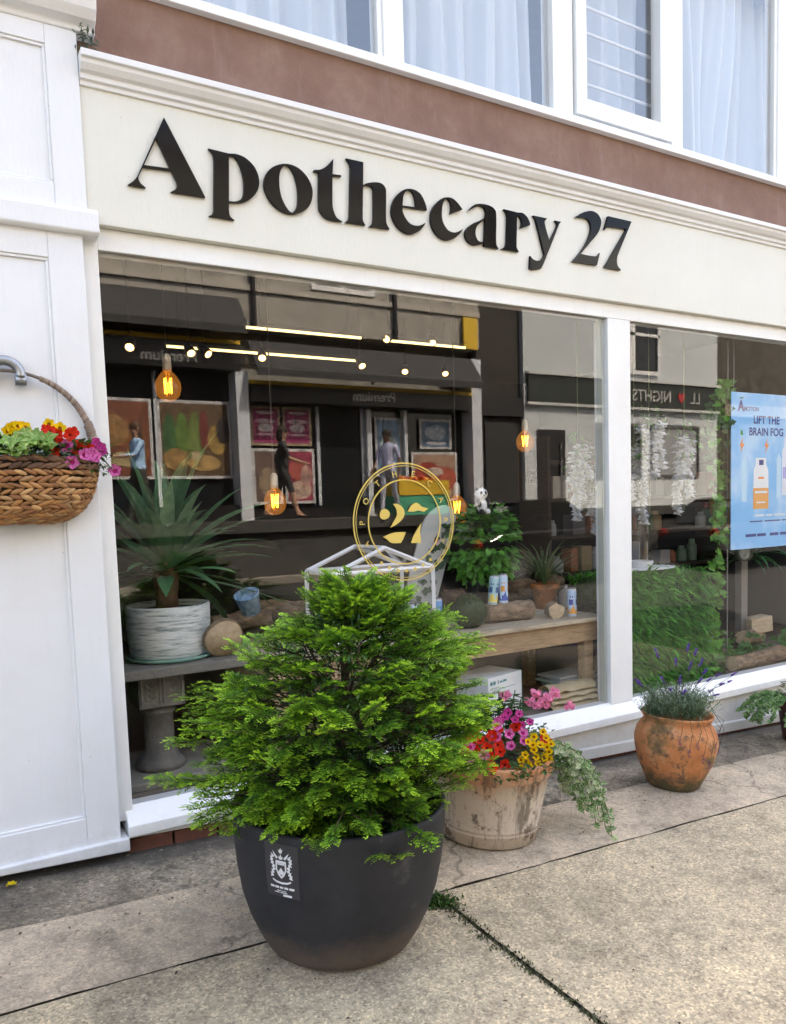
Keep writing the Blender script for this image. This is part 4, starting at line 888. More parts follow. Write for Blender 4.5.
for i in range(52):
    az = i*2.4+U(-.2, .2); el = 1.35-1.75*(i/52)+U(-.12, .12); k = U(.75, 1.35)
    if abs(math.sin(az)) > .5 and math.sin(az) < 0 and el < .7: el += .3
    c = (.085*k, .215*k, .095*k) if U(0, 1) < .8 else (.17*k, .30*k, .17*k)
    Lf = U(.50, .78)*(1 if math.sin(az) > -.5 else .62); mb.strap(c0+Vector((.03*math.cos(az), .03*math.sin(az), -.10*(i/52)+.05)), az, el, Lf, U(.075, .105), U(.25, 1.1), 7, c, .22, U(-.3, .3))
for (tx, ty, Ly) in ((130, 580, .3), (215, 600, .3), (270, 560, .45), (285, 528, .7), (225, 560, .36), (150, 470, .6), (180, 470, .5)):
    e = at(tx, ty, Ly); d = e-c0; k = U(.9, 1.5); mb.strap(c0, math.atan2(d.y, d.x), math.atan2(d.z, math.hypot(d.x, d.y))+.42, d.length*1.08, .095, .84, 8, (.12*k, .27*k, .13*k), .2)
mb.build('leaves', LEAF, t, attr=True)
# low table of old boards
TZ = .812; TWD = M_wood('weathered table boards', (.50, .42, .30), (.30, .235, .155), .8, (1, 9, 9)); AWD = M_wood('brown table apron', (.40, .275, .155), (.20, .13, .07), .75, (1, 9, 9))
b = Vector((1.9, .5, PF)); t = thing('display_table', 'long weathered wooden table with a thick brown apron behind the big pane', 'table', b)
mb = MB()
for k in range(4): mb.box((.68, .10+.20*k, TZ-.028), (3.13, .10+.20*k+.195, TZ-.002*(k % 2)))
mb.build('tabletop', TWD, t, bevel=.004)
MB().box((.72, .135, TZ-.16), (3.09, .165, TZ-.029)).box((.72, .82, TZ-.16), (3.09, .85, TZ-.029)).box((3.05, .166, TZ-.16), (3.08, .819, TZ-.029)).box((.73, .166, TZ-.16), (.76, .819, TZ-.029)).build('apron', AWD, t, bevel=.004)
for x in (.77, 2.97):
    for y in (.17, .75): MB().box((x, y, PF), (x+.075, y+.07, TZ-.029)).build('leg', AWD, t, bevel=.005)
# terrarium
def onT(px, py, z=None):
    v = ray(px, py); return CAM+v*(((z or TZ)-CAM.z)/v.z)
TX0, TX1, TY0, TY1, TE, TR = 1.175, 1.83, .24, .60, TZ+.40, TZ+.53
b = Vector(((TX0+TX1)/2, (TY0+TY1)/2, TZ)); t = thing('terrarium', 'white framed glass house terrarium with pink flowers inside behind the yew', 'terrarium', b)
mb = MB(); xm = (TX0+TX1)/2
def bar(p, q, w=.0135): mb.tube([p, q], w, 4)
for y in (TY0, TY1):
    for x in (TX0, TX1): bar((x, y, TZ), (x, y, TE)); bar((x, y, TE), (xm, y, TR))
    bar((TX0, y, TE), (TX1, y, TE)); bar((TX0, y, TZ+.015), (TX1, y, TZ+.015))
for x in (TX0, TX1): bar((x, TY0, TE), (x, TY1, TE)); bar((x, TY0, TZ+.015), (x, TY1, TZ+.015))
bar((xm, TY0, TR), (xm, TY1, TR))
mb.build('frame', M_plain('bright white frame', (.88, .89, .90), .4, .04), t)
mb = MB()
for vs in ([(TX0, TY0, TZ), (TX1, TY0, TZ), (TX1, TY0, TE), (xm, TY0, TR), (TX0, TY0, TE)], [(TX0, TY1, TZ), (TX1, TY1, TZ), (TX1, TY1, TE), (xm, TY1, TR), (TX0, TY1, TE)], [(TX0, TY0, TE), (xm, TY0, TR), (xm, TY1, TR), (TX0, TY1, TE)], [(TX1, TY0, TE), (xm, TY0, TR), (xm, TY1, TR), (TX1, TY1, TE)], [(TX0, TY0, TZ), (TX0, TY1, TZ), (TX0, TY1, TE), (TX0, TY0, TE)], [(TX1, TY0, TZ), (TX1, TY1, TZ), (TX1, TY1, TE), (TX1, TY0, TE)]): mb.add(vs, [tuple(range(len(vs)))])
mb.build('glazing', CLEARGLASS, t)
rnd.seed(82); b = Vector((1.45, .42, TZ)); t = thing('flower_posy', 'pink and white flowers in a low bowl inside the glass terrarium', 'flowers', b)
MB().lathe([(0, .002), (.08, .002), (.11, .05), (.112, .06), (.10, .055), (0, .05)], b, 24, cap=False).build('bowl', M_plain('white china', (.7, .7, .68), .3), t, True)
mb = MB()
for i in range(160): a = U(0, 6.28); r = .16*U(0, 1); k = U(.6, 1.3); mb.leaf(b+Vector((r*math.cos(a)*1.4, r*math.sin(a)*.8, .05+U(0, .14))), (math.cos(a), math.sin(a), U(-.2, 1)), (0, 0, 1), .05, .025, (.07*k, .17*k, .06*k))
mb.build('foliage', LEAF, t, attr=True)
for i in range(13): p = b+Vector((U(-.22, .22), U(-.12, .08), U(.15, .27))); put_flower(rnd.choice((GERP, GERP, PINK)), p, t, CAMD(p)+Vector((0, 0, .5)), 1.3)
# drink cans: printed bands on a slim can
CANS = {'pale blue and orange': ((.42, .60, .80), (.80, .36, .06), (.04, .06, .30)), 'pale blue and dark blue': ((.50, .66, .82), (.05, .10, .42), (.75, .35, .08)), 'teal and yellow': ((.36, .58, .62), (.75, .60, .12), (.05, .12, .30)), 'bright blue': ((.16, .40, .75), (.70, .78, .85), (.05, .12, .4)), 'white and lilac': ((.70, .72, .80), (.35, .32, .62), (.1, .1, .3))}
CANM = {}
def can_meshes(kind):
    if kind in CANM: return CANM[kind]
    a, b2, c2 = CANS[kind]; mb = MB(); seg = 28; rows = [(0.0, .027), (.006, .0305)]+[(.006+.168*i/14, .031) for i in range(1, 15)]+[(.183, .026)]
    for z, r in rows:
        for i in range(seg): th = 2*math.pi*i/seg; mb.v.append((r*math.cos(th), r*math.sin(th), z))
    for j in range(len(rows)-1):
        for i in range(seg):
            k = (i+1) % seg; mb.f.append((j*seg+i, j*seg+k, (j+1)*seg+k, (j+1)*seg+i))
            u = i/seg*4 % 2; zz = j/16
            col = a
            if .1 < zz < .18+.16*math.sin(u*math.pi)**2+.05*(i % 3 == 0): col = b2
            if .42 < zz < .58 and i % 7 < 4: col = c2
            if .68 < zz < .74 and i % 7 < 5 and i % 2: col = c2
            if zz > .9 or zz < .06: col = (.6, .62, .64)
            mb.c.append(col)
    o = mb.build('body', PAINTED, None, True, attr=True); ob = MB().lathe([(0, .180), (.024, .180), (.027, .186), (.0285, .187), (.0285, .190), (.025, .190), (.024, .184), (0, .184)], (0, 0, 0), 24, cap=False).build('lid', STEEL, None, True)
    CANM[kind] = (o.data, ob.data); bpy.data.objects.remove(o); bpy.data.objects.remove(ob); return CANM[kind]
def can(p, kind, label, M=None):
    t = thing('drink_can', label, 'drink can', p, 'slim drink cans in the window'); 
    if M is not None: t.rotation_euler = M.to_euler()
    for nm, me in zip(('body', 'lid'), can_meshes(kind)):
        o = bpy.data.objects.new(nm, me); COL.objects.link(o); o.parent = t
RZ = lambda a: Matrix.Rotation(a, 3, 'Z')
BARK = M_plain('rough log bark', (.36, .25, .155), .95, .55, 14, 1, 30, c2=(.10, .065, .04), scale=(1, 3, 3)); CUT = M_plain('sawn log end', (.58, .44, .28), .85, .35, 25, .3, 40)
def log(p, L, r, yaw, label, pitch=0, wob=.22):
    M3 = RZ(yaw) @ Matrix.Rotation(pitch, 3, 'Y'); t = thing('log', label, 'log', p, 'logs and bark in the window')
    mb = MB(); seg = 22; n = 12; vs = []
    for j in range(n+1):
        for i in range(seg):
            a = 2*math.pi*i/seg; k = 1+wob*(noise.noise(Vector((j*.35, math.cos(a)*1.6, math.sin(a)*1.6+p[0]*5)))+.5*noise.noise(Vector((j*.3, math.cos(a)*5, math.sin(a)*5+p[0]*3))))
            vs.append(Vector(p)+M3 @ Vector((L*(j/n-.5), r*k*math.cos(a), r*k*math.sin(a))))
    mb.add(vs, [(j*seg+i, (j+1)*seg+i, (j+1)*seg+(i+1) % seg, j*seg+(i+1) % seg) for j in range(n) for i in range(seg)]); mb.build('bark', BARK, t, True)
    for nm, o in (('sawn_end', 0), ('sawn_end', n*seg)):
        q = MB(); ring = [v+(M3 @ Vector((1, 0, 0)))*(.001 if o else -.001) for v in vs[o:o+seg]]; q.add(ring, [tuple(range(seg)) if o else tuple(range(seg-1, -1, -1))]); q.build(nm, CUT, t)
    return t
p = onT(514, 622); LG = p.copy(); log((p.x, p.y+.06, TZ+.065), .34, .062, -.12, 'bark covered log lying on the table edge under two drink cans')
p = onT(556, 619); log((p.x+.03, p.y+.05, TZ+.05), .12, .05, 1.1, 'short log stub with its pale sawn end facing out beside the longer log')
p = onT(520, 602); log((p.x, p.y+.12, TZ+.08), .42, .085, .08, 'big split log lying behind the front log on the table', 0, .35)
p = onT(480, 606); log((p.x-.05, p.y+.15, TZ+.06), .3, .06, -.3, 'thin crooked log behind the dark moss ball', 0, .4)
p = onT(556, 604); log((p.x+.02, p.y+.10, TZ+.10), .30, .06, .35, 'slanting wedge of wood leaning up near the terracotta pot', -.3, .4)
can(Vector((LG.x-.04, LG.y+.055, TZ+.122)), 'pale blue and dark blue', 'taller looking drink can standing on the front log, right one of two', RZ(.4)); can(Vector((LG.x-.125, LG.y+.06, TZ+.118)), 'teal and yellow', 'drink can tilting on the front log, left one of two', Matrix.Rotation(.12, 3, 'Y') @ RZ(1.4))
can(onT(572, 616), 'pale blue and orange', 'drink can standing alone on the table near the mullion', RZ(.2))
can(onT(438, 628), 'bright blue', 'bright blue can right of the terrarium, beside the moss ball', RZ(.9)); can(onT(415, 634), 'pale blue and orange', 'can seen through the right end of the terrarium', RZ(2.)); can(onT(402, 634), 'white and lilac', 'lilac and white can behind the yew tips in front of the terrarium', RZ(0)); can(onT(372, 634), 'bright blue', 'blue can half hidden by the top of the yew')
MOSS = M_plain('dark green moss', (.045, .075, .022), .95, .5, 30, 1, 70)
def mossball(px, py, Y, r, label):
    p = at(px, py, Y); p.z = TZ+r*.95; rnd.seed(int(px)); mb = MB(); mb.ball(p, r, 28, 18, None, .06, 4, (.04, .075, .02))
    for i in range(900):
        d = Vector((rnd.gauss(0, 1), rnd.gauss(0, 1), rnd.gauss(0, 1))).normalized(); k = U(.6, 1.4); mb.leaf(p+d*r*.98, d+Vector((rnd.gauss(0, .7), rnd.gauss(0, .7), rnd.gauss(0, .7))), (0, 0, 1), .018, .006, (.045*k, .085*k, .022*k))
    tag(mb.build('moss_ball', LEAF, None, attr=True), label, 'moss ball', 'moss balls on the table')
mossball(469, 605, .30, .105, 'round dark moss ball on the table just right of the terrarium'); mossball(591, 592, .42, .115, 'round green moss ball at the end of the table by the mullion')
# driftwood, cup, wood slice on the left
p = onT(240, 632); log((p.x+.02, p.y+.05, TZ+.06), .40, .06, .1, 'brown driftwood log lying beside the white yucca pot', 0, .4); p = onT(285, 622); log((p.x+.02, p.y+.1, TZ+.075), .36, .06, -.2, 'dark driftwood branch behind the tilted blue cup', .15, .4)
p = onT(226, 660, ST); t = thing('wood_slice', 'round pale wood slice leaning on the driftwood', 'wood slice', (p.x, .25, ST)); q = Matrix.Rotation(-1.25, 3, 'X') 
MB().lathe([(0, -.012), (.098, -.012), (.10, .012), (0, .0125)], Vector((p.x+.02, .27, ST+.1)), 32, q, .06, cap=False).build('disc', CUT, t, True); MB().lathe([(.0985, -.013), (.104, -.012), (.106, .012), (.0985, .013)], Vector((p.x+.02, .27, ST+.1)), 32, q, .06, cap=False).build('bark', BARK, t, True)
p = at(249, 603, .36); t = thing('blue_cup', 'shiny blue cup tipped over on the driftwood beside the yucca pot', 'cup', p); q = Matrix.Rotation(-.35, 3, 'Y') @ Matrix.Rotation(.3, 3, 'X')
m_, nt, N, L, P = newmat('mottled blue foil'); v_ = noise_n(N, L, texco(N, L), 40, 4); L.new(ramp(N, L, v_, [(.35, (.10, .25, .45)), (.6, (.42, .60, .78))]), P.inputs['Base Color']); P.inputs['Roughness'].default_value = .3; P.inputs['Metallic'].default_value = .3
MB().lathe([(0, -.055), (.05, -.055), (.066, .055), (.07, .058), (.064, .058), (.047, -.048), (0, -.048)], p, 28, q, cap=False).build('body', m_, t, True)
# arched pale board, ivy plant with a plush panda, spider plant
bb = at(395, 612, .78); bt = at(442, 500, .78); t = thing('arched_board', 'pale arched board printed with leaves leaning behind the gold emblem', 'board', (bb.x+.14, .8, TZ))
kx = .30; M3 = lambda u, v: Vector((1.86+u+v*.37, .72+.05*v, TZ+.015+v))
mb = MB(); prof = [(0, 0), (.27, 0), (.27, .60)]+[(.135+.135*math.cos(a), .60+.15*math.sin(a)) for a in [math.pi*i/12 for i in range(1, 12)]]+[(0, .60)]
mb.slab([M3(*q) for q in prof], .014, Vector((0, 1, 0))); mb.build('panel', M_plain('pale grey board', (.48, .50, .48), .6, .1), t)
rnd.seed(83); mb = MB()
for i in range(46): p = M3(U(.10, .26), U(.0, .66))+Vector((0, -.004, 0)); k = U(.7, 1.2); mb.heart(p, (U(-1, 1), -.05, U(-1, .3)), (0, -1, 0), U(.035, .06), U(.03, .05), (.10*k, .17*k, .11*k))
mb.build('leaf_print', LEAF, t, attr=True)
b = Vector((2.50, .66, TZ)); t = thing('ivy_plant', 'bushy bright green ivy spilling from a dark pot on the table', 'potted plant', b)
MB().lathe([(0, 0), (.085, 0), (.12, .22), (.125, .25), (.115, .25), (0, .23)], b, 32, cap=False).build('pot', M_plain('dark pot', (.02, .018, .017), .5, .2), t, True)
rnd.seed(84); mb = MB()
for i in range(1050):
    d = Vector((rnd.gauss(0, 1), rnd.gauss(0, 1), rnd.gauss(0, 1))).normalized(); r = U(.55, 1.03); p = b+Vector((0, -.04, .52))+Vector((d.x*.25*r, d.y*.19*r, d.z*.25*r-(.06 if d.z < 0 else 0))); k = U(.6, 1.35)
    mb.heart(p, d+Vector((rnd.gauss(0, .5), rnd.gauss(0, .5)-.2, -.5)), d+Vector((0, -.5, .4)), U(.04, .062), U(.038, .058), (.09*k, .29*k, .04*k))
mb.build('foliage', LEAF, t, attr=True)
p = at(481, 494, .40); t = thing('toy_panda', 'small black and white plush panda hung in the ivy', 'soft toy', p); PW = M_plain('white plush', (.75, .75, .73), .95, .1, 40, .5, 120); PB = M_plain('black plush', (.012, .012, .012), .95, .1)
mb = MB(); mb.ball(p, (.044, .038, .038), 20, 14); mb.ball(p+Vector((.012, .01, -.072)), (.036, .032, .048), 18, 12); mb.build('body', PW, t, True)
for s in (-1, 1):
    MB().ball(p+Vector((s*.032, .0, .034)), .015, 10, 8).build('ear', PB, t, True); MB().ball(p+Vector((s*.017-.006, -.034, .006)), (.010, .006, .012), 10, 8).build('eye', PB, t, True); MB().ball(p+Vector((.012+s*.036, -.012, -.056)), (.013, .016, .028), 10, 8).build('arm', PB, t, True); MB().ball(p+Vector((.012+s*.024, -.02, -.112)), (.016, .02, .018), 10, 8).build('leg', PB if s < 0 else PW, t, True)
MB().ball(p+Vector((-.005, -.038, -.009)), (.006, .005, .004), 8, 6).build('nose', PB, t, True)
b = Vector((3.06, .66, TZ)); t = thing('spider_plant', 'arching spider plant in a small terracotta pot at the back of the table', 'potted plant', b)
MB().lathe([(0, 0), (.07, 0), (.09, .14), (.102, .142), (.104, .18), (.094, .18), (0, .16)], b, 32, cap=False).build('pot', M_terr('plain terracotta', False, False, 0, 0), t, True)
rnd.seed(85); mb = MB()
for i in range(90): az = U(0, 6.28); k = U(.6, 1.3); mb.strap(b+Vector((0, 0, .17)), az, U(.7, 1.4), U(.30, .52), .012, U(1.2, 2.3), 7, (.13*k, .22*k, .09*k) if i % 3 else (.3*k, .36*k, .2*k), .2)
mb.build('leaves', LEAF, t, attr=True)
# boxes and sack under the table
CARD = M_plain('white carton', (.80, .85, .86), .6, .06)
p = at(500, 693, .22); b = Vector((p.x, .33, PF)); t = thing('white_carton', 'white cardboard carton with teal printing under the table', 'box', b)
Mr = Matrix.Translation(b) @ Matrix.Rotation(.25, 4, 'Z'); MB().box((-.17, -.13, 0), (.17, .13, .27), M=Mr).build('box', CARD, t, bevel=.003)
def onbox(c, v0=.0): return Mr @ Vector((c.x, -.1312, v0+c.y))
mb = MB()
for x0, x1, v, h_ in ((-.155, -.13, .235, .022), (-.125, -.10, .235, .022), (-.08, -.07, .235, .024), (-.06, -.03, .233, .012), (-.025, .01, .235, .014), (-.14, .10, .19, .003), (-.14, .04, .165, .003)):
    mb.add([Mr @ Vector((x, -.1312, z)) for x, z in ((x0, v-h_/2), (x1, v-h_/2), (x1, v+h_/2), (x0, v+h_/2))], [(0, 1, 2, 3)])
mb.build('print', M_plain('teal print', (.06, .25, .26), .7, .05), t)
MB().box((.1705, -.131, 0), (.1725, .131, .27), M=Mr).build('tape', M_plain('teal tape', (.10, .36, .34), .5, .1), t)
rnd.seed(86); b = at(570, 690, .4); b.z = PF; mb = MB()
for k in range(9):
    a = U(-.3, .3); Mq = Matrix.Translation((b.x+U(-.03, .03), .42+U(-.03, .03), PF+.012+.016*k)) @ Matrix.Rotation(a, 4, 'Z') @ Matrix.Rotation(U(-.03, .03), 4, 'X'); c = rnd.choice([(.50, .58, .62), (.30, .45, .55), (.45, .6, .52), (.6, .62, .6)]); mb.box((-.17, -.11, -.007), (.17, .11, .007), c, Mq)
tag(mb.build('leaflet_pile', PAINTED, attr=True), 'untidy pile of pale blue and green packets behind the folded sack', 'packets')
b = at(578, 690, .13); b = Vector((2.80, .17, PF)); mb = MB(); rnd.seed(87)
for k in range(4):
    n = 16; vs = []
    for i in range(n+1):
        for j in range(7):
            u = i/n; a = math.pi*j/6; vs.append((b.x-.19+.40*u+.01*noise.noise(Vector((u*3, j, k))), b.y-.09*math.cos(a)*(1-.1*k), PF+.034*k+.014+.026*math.sin(a)*(1 if k < 3 else 1.7)+.010*noise.noise(Vector((u*5, j*.6, k*3)))))
    mb.add(vs, [(i*7+j, (i+1)*7+j, (i+1)*7+j+1, i*7+j+1) for i in range(n) for j in range(6)]); 
tag(mb.build('folded_sack', M_plain('hessian sacking', (.58, .47, .29), .95, .2, 30, .8, 160), None, True), 'folded tan hessian sack against the mullion under the table', 'sack')
# white wisteria garlands
def garland(px0, py0, py1, Y, w_, label, seed):
    rnd.seed(seed); a = at(px0, py0, Y); e = at(px0, py1, Y); L = a.z-e.z; mb = MB(); t = thing('wisteria_garland', label, 'flower garland', a, 'white wisteria garlands')
    MB().tube([(a.x, a.y, 3.3), (a.x, a.y, a.z), (a.x, a.y, e.z)], .003, 5).build('string', M_plain('thin string', (.12, .16, .08), .9), t)
    for k in range(4):
        ox = (k-1.5)*w_*.55+U(-.01, .01); oy = U(-.04, .04); top_ = a.z-U(0, .12)*L; LL = L*(1 if k == 1 else U(.45, .9))
        for i in range(int(52*LL/.6)):
            u = (i+U(0, 1))/int(52*LL/.6+1); r = w_*.34*(1.05-.85*u)*U(.4, 1); th = U(0, 6.28); p = Vector((a.x+ox+r*math.cos(th)+.02*math.sin(u*5+k), a.y+oy+r*math.sin(th), top_-u*LL)); c = U(.9, 1.08)
            mb.ball(p, (.011, .011, .010), 6, 4, None, .2, 3, (.70*c, .72*c, .66*c))
            for q in range(4): b_ = q*1.57+U(0, 1); mb.leaf(p, (math.cos(b_), math.sin(b_)-.4, U(-.5, .5)), (0, -.6, .6), U(.034, .050), .034, (.82*c, .83*c, .86*c), .25)
    for i in range(26): k = U(.7, 1.2); mb.leaf((a.x+U(-w_, w_)*1.3, a.y+U(-.06, .06), a.z+U(-.12, .12)), (U(-1, 1), U(-1, .3), U(-1, .1)), (0, 0, 1), .08, .03, (.08*k, .20*k, .05*k))
    mb.build('blossoms', FLOWER, t, attr=True)
garland(578, 446, 522, .3, .07, 'white wisteria garland in the big pane just left of the mullion', 91); garland(598, 470, 532, .32, .05, 'short white wisteria strand half hidden by the mullion', 92)
garland(649, 420, 515, .2, .10, 'large white wisteria garland above the glass vase and green hedge', 93); garland(684, 436, 510, .22, .08, 'white wisteria garland between the big one and the ivy wire', 94); garland(634, 446, 500, .22, .06, 'white wisteria strand touching the right side of the mullion', 95)
# artificial hedge block, vase on a doily
rnd.seed(96); HX0, HX1, HY0, HY1, HZ = 3.25, 4.12, .09, .62, 1.05; b = Vector((3.7, .35, PF)); t = thing('artificial_hedge', 'grassy artificial hedge block filling the lower left of the second pane', 'artificial hedge', b)
MB().box((HX0+.05, HY0+.07, PF), (HX1-.08, HY1-.05, HZ-.04)).build('core', M_plain('dark green core', (.015, .03, .01), .95), t)
mb = MB()
def tuft(p, nrm):
    for q in range(9):
        k = U(.6, 1.5); c = (.075*k, .27*k, .04*k) if rnd.random() < .7 else (.13*k, .40*k, .06*k); d = nrm+Vector((rnd.gauss(0, .7), rnd.gauss(0, .5), -.5+rnd.gauss(0, .5))); mb.leaf(p, d, nrm+Vector((0, 0, .5)), U(.05, .13), U(.012, .026), c, .2, .25)
for i in range(620): tuft(Vector((U(HX0, HX1), HY0+.06+.07*noise.noise(Vector((i*.37, 2, 0))), U(PF, HZ))), Vector((0, -1, .2)))
for i in range(200): tuft(Vector((U(HX0, HX1), U(HY0+.05, HY1), HZ-.05)), Vector((0, -.3, 1)))
for i in range(160): tuft(Vector((HX1-.07, U(HY0+.05, HY1), U(PF, HZ))), Vector((1, -.3, .2)))
for i in range(110):      # looser fronds that break the block's edges
    p = Vector((U(HX0, HX1), HY0+.05, U(PF+.1, HZ))) if i % 2 else Vector((U(HX0, HX1), U(HY0+.03, HY0+.3), HZ-.05)); k = U(.7, 1.5); mb.strap(p, -1.57+rnd.gauss(0, .7), U(.3, 1.1), U(.12, .24), .022, U(1.2, 2.2), 6, (.10*k, .33*k, .05*k), .2)
mb.build('foliage', LEAF, t, attr=True)
p = at(655, 572, .34); b = Vector((3.72, .36, HZ+.02)); DZ = b.z
mb = MB(); n = 72; mb.add([(b.x+.03+.26*math.cos(2*math.pi*i/n)*(1+.035*math.cos(i*2.1)), b.y+.17*math.sin(2*math.pi*i/n)*(1+.035*math.cos(i*2.1)), DZ) for i in range(n)]+[(b.x+.03+.26*math.cos(2*math.pi*i/n)*(1+.035*math.cos(i*2.1)), b.y+.17*math.sin(2*math.pi*i/n)*(1+.035*math.cos(i*2.1)), DZ+.008) for i in range(n)], [tuple(range(n-1, -1, -1)), tuple(range(n, 2*n))]+[(i, (i+1) % n, n+(i+1) % n, n+i) for i in range(n)])
tag(mb.build('doily', M_plain('white paper lace', (.75, .77, .78), .8, .05)), 'white scalloped mat on top of the artificial hedge', 'mat')
v = thing('glass_vase', 'tall clear glass vase on the white mat under the wisteria', 'vase', (b.x-.02, b.y, DZ+.0085)); MB().lathe([(.0, .0), (.085, .0), (.088, .01), (.075, .08), (.07, .3), (.08, .5), (.084, .5), (.074, .3), (.079, .085), (.0, .02)], (b.x-.02, b.y, DZ+.0085), 36, cap=False).build('glass_body', CLEARGLASS, v, True)
mb = MB(); mb.lathe([(.086, .0), (.10, .05), (.097, .05), (.083, .0)], (b.x-.02, b.y, DZ+.009), 20, cap=False); mb.build('rim', M_plain('cut crystal', (.7, .72, .73), .15, .1), v)
# ivy garland on a wire
rnd.seed(97); mb = MB(); wt = at(728, 338, .20); xw = wt.x
t = thing('ivy_garland', 'green ivy garland climbing a thin wire between the wisteria and the blue poster', 'ivy garland', (xw, .2, .25)); MB().tube([(xw, .2, .26), (xw, .2, 2.72)], .004, 6).build('wire', STEEL, t)
for i in range(330):
    py = rnd.choice([U(380, 470), U(400, 450), U(380, 400), U(540, 670), U(560, 650), U(470, 540)]); sp = 15 if 395 < py < 460 else 7; cx_ = 728-(py-338)*.045-(6 if 395 < py < 470 else 2)
    p = at(cx_+rnd.gauss(0, sp*.55), py, .2+U(-.05, .08)); k = U(.6, 1.3)
    mb.heart(p, (U(-1, 1), U(-.5, .1), U(-1, .2)), CAMD(p)+Vector((0, 0, .5)), U(.05, .075), U(.045, .068), (.05*k, .13*k, .03*k) if 400 < py < 460 and rnd.random() < .75 else (.12*k, .33*k, .045*k))
pts = [at(728-(q-338)*.045+1.5*math.sin(q*.1), q, .19) for q in range(385, 672, 8)]; mb.tube(pts, .004, 5, (.07, .10, .03)); mb.build('ivy', LEAF, t, attr=True)
b = at(722, 512, .35); t = thing('orange_pot', 'small orange hanging pot with green leaves behind the ivy wire', 'hanging pot', b); MB().lathe([(0, -.12), (.06, -.12), (.10, .10), (.092, .10), (0, .06)], b, 24, cap=False).build('pot', M_plain('orange glaze', (.62, .30, .05), .45, .2, 10), t, True)
MB().tube([b+Vector((0, 0, .1)), (b.x, b.y, 3.31)], .003, 5).build('cord', BLACKMET, t)
mb = MB()
for i in range(26): a = U(0, 6.28); k = U(.7, 1.2); mb.leaf(b+Vector((0, 0, .09)), (math.cos(a), math.sin(a), U(.1, 1.2)), (0, 0, 1), U(.08, .14), .03, (.10*k, .26*k, .05*k), .2, .3)
mb.build('foliage', LEAF, t, attr=True)
# palm, poster
b = at(741, 655, .48); b.z = PF; t = thing('palm_plant', 'dark green palm with drooping fronds on a grey stem beside the ivy wire', 'potted plant', b)
MB().lathe([(0, 0), (.09, 0), (.12, .18), (.11, .18), (0, .15)], b, 28, cap=False).build('pot', M_plain('dark basket', (.04, .03, .022), .8, .3), t, True); MB().box((b.x-.04, b.y-.03, PF+.15), (b.x+.04, b.y+.03, PF+.80)).build('stem', M_plain('grey board stem', (.20, .19, .17), .85, .3), t)
rnd.seed(98); mb = MB()
for i in range(34): az = U(0, 6.28); k = U(.6, 1.2); mb.strap(b+Vector((0, -.02, .80)), az, U(.2, 1.0), U(.32, .52), .035, U(1.2, 2.2), 7, (.045*k, .16*k, .05*k), .2)
mb.build('fronds', LEAF, t, attr=True)
PY_ = .15; tl = at(732, 391, PY_); bl = at(729, 550, PY_); PW_ = .95; PZ0, PZ1 = 1.17, 2.345; X0 = 4.45
t = thing('poster', 'blue hanging poster reading LIFT THE BRAIN FOG in the second pane', 'poster', (X0+PW_/2, PY_, PZ0))
m_, nt, N, L, P = newmat('poster print'); sx = N.new('ShaderNodeSeparateXYZ'); co = texco(N, L); L.new(co, sx.inputs[0])
L.new(mixc(N, L, ramp(N, L, noise_n(N, L, co, 2.6, 3, .5), [(.45, (0, 0, 0)), (.62, (.75, .75, .75))]), (.19, .50, .86), (.52, .74, .93)), P.inputs['Base Color']); P.inputs['Roughness'].default_value = .3
MB().box((X0, PY_, PZ0), (X0+PW_, PY_+.006, PZ1)).build('sheet', m_, t)
def pr(name, c): return M_plain('print '+name, c, .4, .03)
NAVY, ORG, PWH = pr('navy', (.012, .03, .22)), pr('orange', (.85, .28, .06)), pr('white', (.72, .80, .86))
pf = lambda x, z: (lambda c: (x+c.x, PY_-.0015, z+c.y))
for tx, sz, x, z, mt in (('LIFT THE', .083, X0+.42, PZ1-.225, NAVY), ('BRAIN FOG', .083, X0+.42, PZ1-.315, NAVY), ('A', .105, X0+.11, PZ1-.135, NAVY), ('MOTION', .044, X0+.235, PZ1-.133, NAVY)):
    text_mb(tx, sz, pf(x, z), 0, bold=.0045 if tx == 'A' else .002 if sz > .06 else .0005).build('lettering', mt, t)
def shape(pts, mt, nm, y=-.001): MB().add([(X0+x, PY_+y, PZ0+z) for x, z in pts], [tuple(range(len(pts)))]).build(nm, mt, t)
for x in (.12, .42): shape([(x+.016, .845), (x-.026, .775), (x-.002, .775), (x-.016, .72), (x+.034, .795), (x+.008, .795)], ORG, 'bolt_mark')
shape([(.26, .30), (.45, .30), (.45, .46), (.26, .46)], pr('can amber', (.80, .38, .10)), 'printed_bottle'); shape([(.26, .46), (.45, .46), (.445, .60), (.42, .64), (.42, .69), (.29, .69), (.29, .64), (.265, .60)], pr('can white', (.80, .84, .86)), 'printed_bottle'); shape([(.33, .635), (.385, .635), (.385, .675), (.33, .675)], NAVY, 'printed_mark', -.002); shape([(.28, .42), (.43, .42), (.43, .437), (.28, .437)], PWH, 'printed_mark', -.002); shape([(.30, .345), (.41, .345), (.41, .355), (.30, .355)], PWH, 'printed_mark', -.002); shape([(.32, .53), (.39, .53), (.39, .545), (.32, .545)], ORG, 'printed_mark', -.002)
shape([(.62, .40), (.86, .40), (.86, .74), (.83, .80), (.83, .86), (.65, .86), (.65, .80), (.62, .74)], pr('bottle white', (.74, .80, .90)), 'printed_bottle'); shape([(.63, .53), (.85, .53), (.85, .62), (.63, .62)], pr('lilac', (.42, .40, .75)), 'printed_mark', -.002)
for x, z, h in ((.55, .38, .30), (.12, .36, .3)): shape([(x, z), (x+.06, z), (x+.06, z+h), (x+.03, z+h+.05), (x, z+h)], pr('pale', (.50, .74, .92)), 'printed_bottle')
